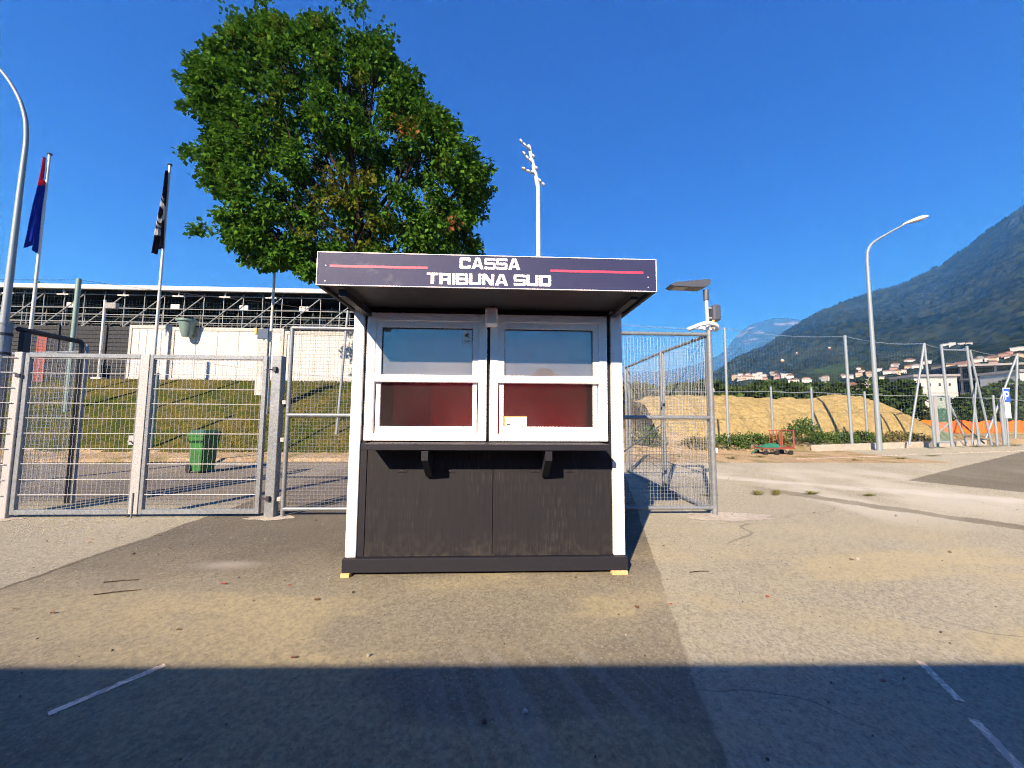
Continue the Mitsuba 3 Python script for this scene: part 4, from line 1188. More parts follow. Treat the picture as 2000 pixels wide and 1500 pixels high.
# tufts of grass and weeds in the lot
def tuft(x, y, w, h, seed, lab, group):
    rg = rnd(seed)
    n = 90
    a = rg.uniform(0, 6.28, n)
    hh = h * rg.uniform(0.4, 1.1, n)
    q = np.stack([x + rg.normal(0, w, n), y + rg.normal(0, w * 0.4, n), hh], 1)
    ww = rg.uniform(0.006, 0.014, n)
    m1 = np.stack([x + 0.55 * (q[:, 0] - x), y + 0.55 * (q[:, 1] - y), hh * 0.6], 1)
    m2 = m1 + np.stack([np.cos(a) * ww, np.sin(a) * ww, 0 * a], 1)
    v = np.vstack([[[x, y, -0.005]], m1, m2, q])
    k = np.arange(n)
    f = np.vstack([np.stack([k * 0, 1 + k, 1 + n + k], 1), np.stack([1 + k, 1 + 2 * n + k, 1 + n + k], 1)])
    c = np.array([[0.13, 0.13, 0.035]]) * np.concatenate([[1.0], np.tile(rg.uniform(0.5, 1.4, n), 3)])[:, None]
    put('weed_tuft', (v, f), 'leaf_far', label=lab, cat='weed', group=group, color=c)


for i, (x, y, w_, h_) in enumerate(sorted([(4.05, 3.35, 0.16, 0.07), (5.0, 3.4, 0.12, 0.11), (5.35, 3.38, 0.06, 0.13), (8.2, 9.2, 0.2, 0.12), (9.6, 9.7, 0.2, 0.1), (12.2, 8.8, 0.25, 0.08), (14.4, 9.3, 0.3, 0.08), (16.6, 10.2, 0.3, 0.08), (7.1, 3.3, 0.1, 0.06), (6.1, 3.45, 0.1, 0.08), (24.0, 14.4, 0.5, 0.14), (25.5, 14.8, 0.5, 0.14), (26.9, 15.0, 0.5, 0.16)])):
    tuft(x, y, w_, h_, 700 + i, f'{ORD[i]} dry weed tuft counting from the nearest in the right lot', 'weed tufts in the right lot')

# pebbles, leaves and twigs on the asphalt
rg = rnd(31)
n = 420
px_, py_ = rg.uniform(-7, 8, n), -2.0 + 4.5 * rg.random(n)
ico = trimesh.creation.icosphere(0, 1.0)
iv, if_ = np.array(ico.vertices), np.array(ico.faces)
keep = ~((np.abs(px_) < 1.36) & (py_ > -0.06))
px_, py_ = px_[keep], py_[keep]
n = len(px_)
sz = rg.uniform(0.003, 0.008, n) * (1 + 1.2 * (rg.random(n) < 0.08))
jit = rg.uniform(0.6, 1.3, (n, 12, 3))
vv = (iv[None] * jit * sz[:, None, None] + np.stack([px_, py_, sz * 0.5], 1)[:, None]).reshape(-1, 3)
ff = (if_[None] + (np.arange(n) * 12)[:, None, None]).reshape(-1, 3)
pc = np.where(rg.random((n, 1)) < 0.5, [[0.12, 0.1, 0.085]], [[0.36, 0.33, 0.28]]) * rg.uniform(0.6, 1.2, (n, 1))
put('loose_gravel', (vv, ff), 'leaf_far', kind='stuff', label='loose pebbles scattered over the asphalt before the booth', cat='gravel', color=np.repeat(pc, 12, 0))


def dry_leaf(x, y, s, a, m, lab, group='fallen leaves on the asphalt'):
    u = np.linspace(-1, 1, 7)
    w = np.array([0.0, 0.5, 0.8, 0.7, 0.75, 0.4, 0.0])
    L = np.stack([u, w, 0.35 * w + 0.25 * u ** 2], 1)
    R = np.stack([u, -w, 0.45 * w + 0.25 * u ** 2], 1)
    M = np.stack([u, 0 * u, 0.05 + 0.25 * u ** 2], 1)
    v = np.vstack([L, M, R]) * s
    f = []
    for i in range(6):
        for k in (0, 1):
            a0, b0 = 7 * k + i, 7 * (k + 1) + i
            f += [[a0, b0, b0 + 1], [a0, b0 + 1, a0 + 1]]
    put('fallen_leaf', move(rotz((v, np.array(f)), a), (x, y, 0.006)), m, label=lab, cat='leaf', group=group)


lg = 'fallen leaves on the asphalt'
for i, (x, y, m) in enumerate([(-4.62, 1.05, 'leaf_red'), (-4.55, 0.96, 'leaf_red'), (-2.29, -0.16, 'leaf_red'), (-1.71, -0.2, 'leaf_red'), (-3.5, 0.75, 'leaf_brown'), (-4.0, 1.2, 'leaf_brown'), (-3.55, -0.55, 'leaf_brown'), (-3.2, -0.62, 'leaf_brown'),
                               (-1.35, -0.47, 'leaf_brown'), (-2.1, -0.87, 'leaf_brown'), (-1.15, -1.2, 'leaf_brown'), (1.18, -0.66, 'leaf_brown'), (1.47, -0.62, 'leaf_red'), (2.33, -0.52, 'leaf_red'), (3.8, 0.25, 'leaf_brown'), (2.2, 0.85, 'leaf_brown'), (2.0, 0.7, 'leaf_brown'), (5.0, 2.1, 'leaf_brown')]):
    dry_leaf(x, y, 0.014 + 0.004 * (i % 3), i * 1.3, m, 'reddish dry leaf lying on the asphalt' if m == 'leaf_red' else 'small brown dry leaf lying on the asphalt', 'red leaves on the asphalt' if m == 'leaf_red' else 'brown leaves on the asphalt')
for (a, b), lab in ((((-3.35, -0.10), (-3.1, -0.05)), 'thin dark twig on the asphalt left of the booth, nearer the booth'), (((-3.2, -0.33), (-2.9, -0.25)), 'thin dark twig on the asphalt left of the booth, nearer the camera'), (((1.93, -0.02), (2.13, 0.0)), 'thin dark twig on the asphalt right of the booth')):
    q = (np.array(a) + np.array(b)) / 2 + 0.008
    put('twig', tube([(*a, 0.005), (*q, 0.007), (*b, 0.005)], [0.005, 0.004, 0.003], 5), 'bark', label=lab, cat='twig')

# ---------------------------------------------------------------- sand mound, cart, net poles on the right
def mound(u, v):
    x = 9.0 + 19.5 * u
    y = 16.8 + 7.5 * v
    prof = np.interp(x, [9, 11, 13, 14.2, 15.5, 17, 18.2, 20, 21, 22, 23, 24, 25, 26, 27.3, 28.5], [2.2, 2.35, 2.4, 2.45, 2.3, 2.3, 2.2, 2.3, 2.35, 2.5, 2.6, 2.4, 2.0, 1.35, 0.45, 0.0])
    cross = np.clip(np.sin(np.pi * np.clip((v * 1.0), 0, 1)), 0, 1) ** 0.8
    pts = np.stack([x, y, np.zeros_like(x)], 1)
    z = prof * cross
    z = z * (1 + 0.10 * meshkit_noise(pts * 0.7)) + cross * (0.20 * meshkit_noise(pts * 1.3 + 3) + 0.11 * meshkit_noise(pts * 3.4 + 1) + 0.05 * meshkit_noise(pts * 8 + 1))
    pts[:, 2] = z * 0.96 + 0.1
    return pts


mv, mf = sheet(mound, 220, 90)
put('sand_mound', (mv, mf), 'sand', smooth=True, label='long mound of yellow sand behind the bushes and fence posts', cat='sand mound')
K = thing('hand_cart', 'rusty red hand cart with green sheeting standing before the bank', 'cart')
put('deck', box(10.25, 11.50, 10.45, 11.10, 0.235, 0.275, 0.005), 'cart_red', K)
put('end_frame', cat([seg((10.93, 10.47, 0.27), (10.91, 10.47, 0.92), 0.022, 8), seg((11.45, 10.47, 0.27), (11.47, 10.47, 0.95), 0.028, 8), seg((11.45, 11.07, 0.27), (11.47, 11.07, 0.95), 0.028, 8), seg((11.47, 10.47, 0.93), (11.47, 11.07, 0.93), 0.022, 8),
                      seg((10.92, 10.47, 0.30), (11.46, 10.47, 0.30), 0.02, 8)]), 'cart_red', K)
for q in range(4):
    put('slat', seg((10.93 + 0.135 * q, 11.04, 0.275), (10.95 + 0.135 * q, 11.04, 0.9), 0.016, 6), 'cart_red', K)
put('slat_rail', seg((10.9, 11.04, 0.91), (11.47, 11.06, 0.93), 0.018, 6), 'cart_red', K)
rgk = rnd(8)
tv, tf = sheet(lambda u, v: np.stack([10.25 + 0.95 * u, 10.46 + 0.55 * v, 0.285 + 0.13 * np.sin(np.pi * u) ** 0.5 * np.sin(np.pi * v) ** 0.4 * (0.7 + 0.5 * np.sin(9 * u + 4 * v))], 1), 20, 12)
put('green_sheet', (tv, tf), 'cart_green', K, smooth=True)
for x, y in ((10.38, 10.52), (10.80, 10.50), (11.38, 10.55), (10.38, 11.02), (11.38, 11.02)):
    w = trimesh.creation.cylinder(0.09, 0.05, sections=20)
    put('wheel', (np.array(w.vertices)[:, [0, 2, 1]] + [x, y, 0.09], np.array(w.faces)[:, ::-1]), 'black_rubber', K, smooth=40)
put('drawbar', seg((10.25, 10.75, 0.2), (9.85, 10.6, 0.05), 0.018, 8), 'cart_green', K)

NG = 'galvanised net poles along the bank'
for nm, b, tp, r, lab in (('net_pole', (9.71, 11.78, 0.1), (9.73, 11.78, 5.21), 0.05, 'tall galvanised net pole nearest the return fence'), ('fence_post', (12.57, 13.04, 0.1), (12.57, 13.04, 2.82), 0.045, 'short fence post behind the hand cart'),
                          ('fence_post', (14.56, 13.14, 0.1), (14.56, 13.14, 2.80), 0.045, 'short fence post right of the hand cart'), ('net_pole', (16.44, 13.23, 0.1), (16.42, 13.23, 5.29), 0.06, 'tall net pole left of the street lamp'),
                          ('fence_post', (18.6, 14.6, 0.1), (18.58, 14.6, 2.75), 0.05, 'short fence post right of the street lamp foot'), ('net_pole', (21.57, 13.47, 0.1), (21.44, 13.47, 4.97), 0.055, 'net pole carrying the left end of the crossbar'),
                          ('net_pole', (23.98, 14.26, 0.1), (23.78, 14.26, 5.07), 0.055, 'net pole carrying the right end of the crossbar'), ('fence_post', (25.0, 14.31, 0.1), (25.0, 14.31, 2.6), 0.05, 'short fence post right of the crossbar poles'),
                          ('fence_post', (27.19, 15.59, 0.0), (27.13, 15.59, 2.51), 0.075, 'thick fence post left of the parking sign'), ('fence_post', (28.34, 16.31, 0.0), (28.3, 16.31, 2.55), 0.05, 'thin fence post directly beside the thick one')):
    put(nm, seg(b, tp, r, 10), 'pole_grey', smooth=40, label=lab, cat='pole')
AF = thing('net_mast', 'leaning A shaped pair of net poles before the white building', 'mast')
put('leg', seg((20.66, 13.42, 0.1), (20.54, 13.42, 5.02), 0.05, 10), 'pole_grey', AF, smooth=40)
put('leg', seg((19.4, 13.42, 0.2), (20.50, 13.40, 4.95), 0.045, 10), 'pole_grey', AF, smooth=40)
AF2 = thing('net_mast', 'A shaped pair of net poles at the right edge of the photo', 'mast')
put('leg', seg((30.58, 17.53, 0.0), (31.25, 17.53, 5.3), 0.055, 10), 'pole_grey', AF2, smooth=40)
put('leg', seg((28.7, 17.53, 0.1), (31.2, 17.5, 5.25), 0.05, 10), 'pole_grey', AF2, smooth=40)
put('crossbar', seg((21.45, 13.47, 4.72), (23.78, 14.26, 4.85), 0.035, 8), 'pole_grey', smooth=40, label='horizontal crossbar between two tall net poles', cat='bar')
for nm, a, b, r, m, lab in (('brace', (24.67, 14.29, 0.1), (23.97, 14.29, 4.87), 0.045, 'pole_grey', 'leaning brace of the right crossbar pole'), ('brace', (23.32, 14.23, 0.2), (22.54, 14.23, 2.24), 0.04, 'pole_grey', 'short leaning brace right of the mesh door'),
                            ('brace', (24.3, 14.3, 0.2), (22.6, 14.2, 1.62), 0.035, 'dark_steel', 'cast shadow built as a dark leaning bar behind the crossbar poles'), ('brace', (22.6, 13.5, 0.2), (23.9, 14.1, 3.2), 0.03, 'pole_grey', 'thin slanted stay between the crossbar poles')):  # the dark_steel entry is a cast shadow modelled as a solid bar
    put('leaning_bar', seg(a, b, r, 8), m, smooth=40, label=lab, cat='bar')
DR = thing('mesh_door', 'framed mesh door with green netting in the net fence', 'door')
put('frame', cat([seg((20.70, 13.44, 0.25), (20.72, 13.44, 2.5), 0.045, 8), seg((21.62, 13.5, 0.25), (21.66, 13.5, 2.5), 0.045, 8), seg((20.7, 13.44, 2.48), (21.66, 13.5, 2.5), 0.035, 8), seg((20.7, 13.44, 0.3), (21.62, 13.5, 0.3), 0.035, 8), seg((20.74, 13.45, 0.6), (21.6, 13.5, 1.25), 0.03, 8)]), 'pole_grey', DR, smooth=40)
put('netting', wires((20.74, 13.47, 0.3), (0.9, 0.05, 0), (0, 0, 2.2), np.arange(0.02, 0.9, 0.05), np.arange(0.02, 2.2, 0.05), 0.007), 'net_green', DR, kind='stuff')
put('stile', box(20.76, 20.92, 13.40, 13.44, 0.3, 2.46), 'house_grey', DR)
SG = thing('parking_sign', 'blue parking sign on a pole with a white plate below', 'sign')
put('pole', seg((26.45, 14.92, 0), (26.55, 14.92, 2.95), 0.035, 10), 'pole_grey', SG, smooth=40)
sgm = box(26.33, 26.72, 14.86, 14.88, 2.28, 3.02, 0.004)
put('panel', sgm, 'sign_blue', SG)
put('panel_border', cat([box(26.33, 26.72, 14.855, 14.859, 2.97, 3.02), box(26.33, 26.355, 14.855, 14.859, 2.28, 2.97)]), 'paper_white', SG)
pt = flat_text('P', 0.42, 26.53, 14.858, 2.42, 0.25, True, 0.004)
put('letter', pt, 'letter_white', SG)
put('plate', box(26.38, 26.68, 14.862, 14.882, 1.45, 2.26, 0.004), 'paper_white', SG)
# net cables and the coarse nets
NP = [(2.6, 11.0, 5.35), (9.73, 11.78, 5.18), (16.42, 13.23, 5.25), (20.52, 13.42, 5.0), (23.78, 14.26, 4.95), (31.22, 17.53, 5.2), (38, 21, 5.1)]
LP = [(6.0, 11.0, 2.45), (12.57, 13.04, 2.60), (14.56, 13.14, 2.60), (18.58, 14.6, 2.6), (20.7, 13.6, 2.5), (25.0, 14.31, 2.45), (32.0, 17.6, 2.5)]


def cable(pts, sag, r):
    out = []
    for a, b in zip(pts[:-1], pts[1:]):
        a, b = np.array(a), np.array(b)
        t = np.linspace(0, 1, 9)
        p = a + np.outer(t, b - a)
        p[:, 2] -= sag * 4 * t * (1 - t)
        out.append(tube(p, r, 5))
    return cat(out)


put('net_cable', cable(NP, 0.16, 0.012), 'pole_grey', label='thin sagging cable along the tops of the tall net poles', cat='cable')
put('fence_wire', cable(LP, 0.03, 0.016), 'pole_grey', label='thin straight wire along the tops of the short fence posts', cat='wire')
nets = []
for a, b in zip(NP[:-1], NP[1:]):
    a, b = np.array(a), np.array(b)
    d = b - a
    d[2] = 0
    L = np.linalg.norm(d)
    nets.append(wires((a[0], a[1], 0.3), d, (0, 0, min(a[2], b[2]) - 0.5), np.arange(0.1, L, 0.16), np.arange(0.1, min(a[2], b[2]) - 0.5, 0.16), 0.0011))
put('ball_net', cat(nets), 'pole_green', kind='stuff', label='fine ball stop netting hung between the tall net poles', cat='net')
LN = [(-27.0, 12.3, 6.85), (-17.2, 12.3, 6.9), (-9.4, 12.35, 6.1), (-5.9, 11.0, 5.4)]
put('left_net_cable', cable(LN, 0.05, 0.009), 'dark_steel', label='thin dark cable along the top of the net over the gate', cat='cable')
nets = []
for a, b in zip(LN[:-1], LN[1:]):
    a, b = np.array(a), np.array(b)
    d = b - a
    d[2] = 0
    L = np.linalg.norm(d)
    nets.append(wires((a[0], a[1], 3.0), d, (0, 0, min(a[2], b[2]) - 3.0), np.arange(0.1, L, 0.14), np.arange(0.1, min(a[2], b[2]) - 3.0, 0.14), 0.0014))
put('left_net', cat(nets), 'pole_green', kind='stuff', label='fine netting hung above the embankment behind the gate', cat='net')
# orange site netting
def onet(u, v):
    x = 25.5 + 24.0 * u
    return np.stack([x, 21.5 + 0.12 * (x - 26) + 0.08 * np.sin(x * 4), 0.35 + 0.85 * v + 0.07 * np.sin(x * 2.3) * v + 0.03 * np.sin(x * 11)], 1)


put('site_netting', sheet(onet, 160, 10), 'net_orange', label='long orange site netting behind the net poles on the right', cat='netting', smooth=True)
rgp = rnd(12)
for k in range(9):
    x = 25.6 + k * 2.9
    put('netting_stake', seg((x, 21.45 + 0.12 * (x - 26), 0), (x, 21.45 + 0.12 * (x - 26), 1.3), 0.02, 6), 'cart_red', label=f'{ORD[k]} thin stake from the left holding up the orange netting', cat='stake', group='stakes of the orange netting')
put('rubble_strip', sheet(lambda u, v: np.stack([24.5 + 26 * u, 19.6 + 0.1 * 26 * u + 1.8 * v, 0.16 + 0.3 * np.sin(np.pi * v) * (0.6 + 0.5 * np.sin(31 * u) * np.sin(13 * u + 2))], 1), 120, 12), 'sand', smooth=True, kind='structure')
# low heaps and pink rubble seen through the return fence
put('rubble_heap', sheet(lambda u, v: np.stack([5.2 + 4.5 * u, 12.4 + 2.5 * v, 0.15 + 0.55 * np.sin(np.pi * v) * (0.4 + 0.6 * np.sin(np.pi * u)) * (0.8 + 0.3 * np.sin(17 * u + 5 * v))], 1), 40, 20), 'dirt', smooth=True, label='low heap of soil seen through the return fence', cat='heap')

# ---------------------------------------------------------------- floodlight mast
FM = thing('floodlight_mast', 'tall white stadium floodlight mast rising behind the canopy', 'floodlight')
put('pole', seg((5.58, 45, 0), (5.43, 45, 32.3), 0.42, 14, 0.27), 'alu_white', FM, smooth=40)
put('head_beam', seg((5.42, 45, 32.2), (4.15, 45.0, 37.9), 0.32, 10, 0.22), 'alu_white', FM, smooth=40)


def flood(c, ang, nn, lab=None):
    c = np.array(c, float)
    d = np.array([math.cos(ang), 0, math.sin(ang)])
    bar_ = put('lamp_arm', seg(c, c + d * nn * 0.62, 0.06, 6), 'house_grey', FM)
    for k in range(nn):
        m = box(-0.23, 0.23, -0.22, 0.22, -0.12, 0.12, 0.05)
        v = m[0] @ np.array([[math.cos(ang), 0, math.sin(ang)], [0, 1, 0], [-math.sin(ang), 0, math.cos(ang)]])
        put('lamp', (v + c + d * (0.35 + k * 0.64) + [0, -0.2, 0.05 * (-1) ** k], m[1]), 'lamp_silver', FM)


flood((4.3, 44.8, 37.1), math.radians(140), 3)
flood((4.55, 44.8, 35.2), math.radians(132), 3)
flood((4.95, 44.8, 33.7), math.radians(160), 3)
flood((4.4, 44.8, 36.3), math.radians(-35), 1)
flood((4.8, 44.8, 34.6), math.radians(-30), 1)
flood((5.3, 44.8, 32.9), math.radians(-40), 2)

# ---------------------------------------------------------------- mountains
RIDGE = np.array([(150, 600, 30), (289.93, 633.47, 38.67), (409.9, 797.58, 57.52), (564.57, 940.42, 107.74), (724.52, 1075.74, 169.41), (896.33, 1199.1, 237.57), (1046.57, 1271.97, 311.77), (1201.53, 1336.64, 387.37), (1324.66, 1358.46, 435.29), (1447.73, 1376.27, 479.51), (1560.15, 1326.22, 518.83), (1617.9, 1255.33, 564.31), (1614.46, 1176.87, 596.14), (1605.81, 1102.7, 624.11), (1592.23, 1033.14, 638.99), (1595.99, 932.01, 659.93), (1617.2, 786.82, 630.74), (1700, 500, 600)])
FOOT = np.array([(80, 285, 2), (124.04, 269.49, 2.0), (136.33, 263.58, 2.0), (153.34, 254.2, 2.0), (166.23, 246.09, 2.0), (177.98, 237.86, 2.0), (188.65, 229.63, 2.0), (198.3, 221.48, 2.0), (207.02, 213.49, 2.0), (214.89, 205.72, 2.0), (225.9, 193.8, 2.0), (234.14, 183.96, 2.0), (239.33, 177.29, 2.0), (244.02, 170.91, 2.0), (248.27, 164.83, 2.0), (255.58, 153.51, 2.0), (266.61, 133.98, 2.0), (280, 90, 2)])


def loft(foot, ridge, u, v, power):
    k = u * (len(foot) - 1)
    idx = np.arange(len(foot))
    a = np.stack([PchipInterpolator(idx, foot[:, c])(k) for c in range(3)], 1)
    b = np.stack([PchipInterpolator(idx, ridge[:, c])(k) for c in range(3)], 1)
    w = np.clip(v / 0.92, 0, 1)[:, None]
    p = a + (b - a) * w
    p[:, 2] = a[:, 2] + (b[:, 2] - a[:, 2]) * w[:, 0] ** power
    over = np.clip((v - 0.92) / 0.08, 0, 1)
    d = (b - a)[:, :2]
    p[:, :2] += d * 0.5 * over[:, None]
    p[:, 2] -= over ** 1.2 * b[:, 2] * 0.7
    return p


def fb(p, s, o=4):
    return sum(0.5 ** k * (meshkit_noise(p * (s * 2 ** k) + 13.7 * k) - NB) for k in range(o))


NB = float(np.mean(meshkit_noise(rnd(1).uniform(0, 60, (4000, 3)))))


def hill_pts(u, v):
    p = loft(FOOT, RIDGE, u, v, 1.3)
    env = np.clip(v / 0.15, 0, 1) * np.clip((0.96 - v) / 0.2, 0.12, 1)
    p[:, 2] += env * 60 * fb(p * [1, 1, 0.3], 1 / 330.0, 3)
    r = np.hypot(p[:, 0], p[:, 1])
    # tree crowns make the surface bumpy
    p[:, 2] += np.clip(v / 0.05, 0, 1) * (5.5 * (np.abs(meshkit_noise(p * [1, 1, 0] / 13.0) - NB) * 2) + 4.0 * (meshkit_noise(p * [1, 1, 0] / 6.0 + 9) - NB) * 2) * np.clip(r / 900, 0.25, 1.3)
    return p


def hill_uv(u, v):
    return hill_pts(u, v ** 1.25)


put('near_mountain', sheet(hill_uv, 760, 300), 'forest', smooth=True, kind='structure')
FAR = np.array([(-1500, 5400, 380), (-600, 5450, 430), (225.99, 5491.66, 496.19), (962.99, 5411.36, 548.62), (1744.44, 5212.36, 587.78), (2284.36, 4999.51, 612.44), (2726.27, 4773.11, 711.6), (2878.93, 4682.69, 793.18), (3027.81, 4587.91, 1008.04), (3144.63, 4508.71, 1128.79), (3253.73, 4430.68, 1162.97), (3357.32, 4352.78, 1182.97), (3473.25, 4260.93, 1148.98), (3664.52, 4230.9, 1107.88), (4033.39, 4164.32, 1025.2), (4800, 3900, 950)])
FARFOOT = FAR * [0.62, 0.62, 0] + [0, 0, 2]


def far_pts(u, v):
    p = loft(FARFOOT, FAR, u, v, 1.15)
    p[:, 2] += np.clip(v / 0.2, 0, 1) * np.clip((0.97 - v) / 0.25, 0.15, 1) * 170 * fb(p * [1, 1, 0.4], 1 / 620.0, 5)
    return p


put('far_mountain', sheet(far_pts, 420, 110), 'rocky_mountain', smooth=True, kind='structure')
# wooded hill behind the camera, mirrored in the panes
hm = sheet(lambda u, v: np.stack([150 + 700 * (u - 0.5), -1500 - 500 * v, 175 * np.exp(-((u - 0.62) / 0.16) ** 2) * np.sin(np.pi * v) ** 0.5 + 90 * np.exp(-((u - 0.35) / 0.3) ** 2) * np.sin(np.pi * v)], 1), 90, 20)
put('wooded_hill', hm, 'forest', smooth=True, kind='structure')

# ---------------------------------------------------------------- buildings in the valley and on the slope
def far_house(x, y, z, w, h, wall, roof, lab, group=None, flat=False, rot=0.0, windows=0, name='far_house'):
    t = thing(name, lab, 'house', group)
    dpt = w * 0.7
    loc = lambda m: move(rotz(m, rot), (x, y, z))
    put('wall', loc(box(-w / 2, w / 2, 0, dpt, -4, h)), wall, t)
    if flat:
        put('roof', loc(box(-w / 2 - 0.4, w / 2 + 0.4, -0.4, dpt + 0.4, h, h + 0.5)), roof, t)
    else:
        put('roof', loc(prism([(-w / 2 - 0.5, h), (w / 2 + 0.5, h), (w * 0.18, h + w * 0.17), (-w * 0.18, h + w * 0.17)], -0.5, dpt + 0.5, 'y')), roof, t)
    for r in range(windows):
        for c in range(3):
            xx = -w * 0.33 + c * w * 0.28
            zz = h * (0.12 + 0.44 * r)
            put('window', loc(box(xx, xx + w * 0.13, -0.12, -0.02, zz, zz + h * 0.22)), 'pane_dark', t)


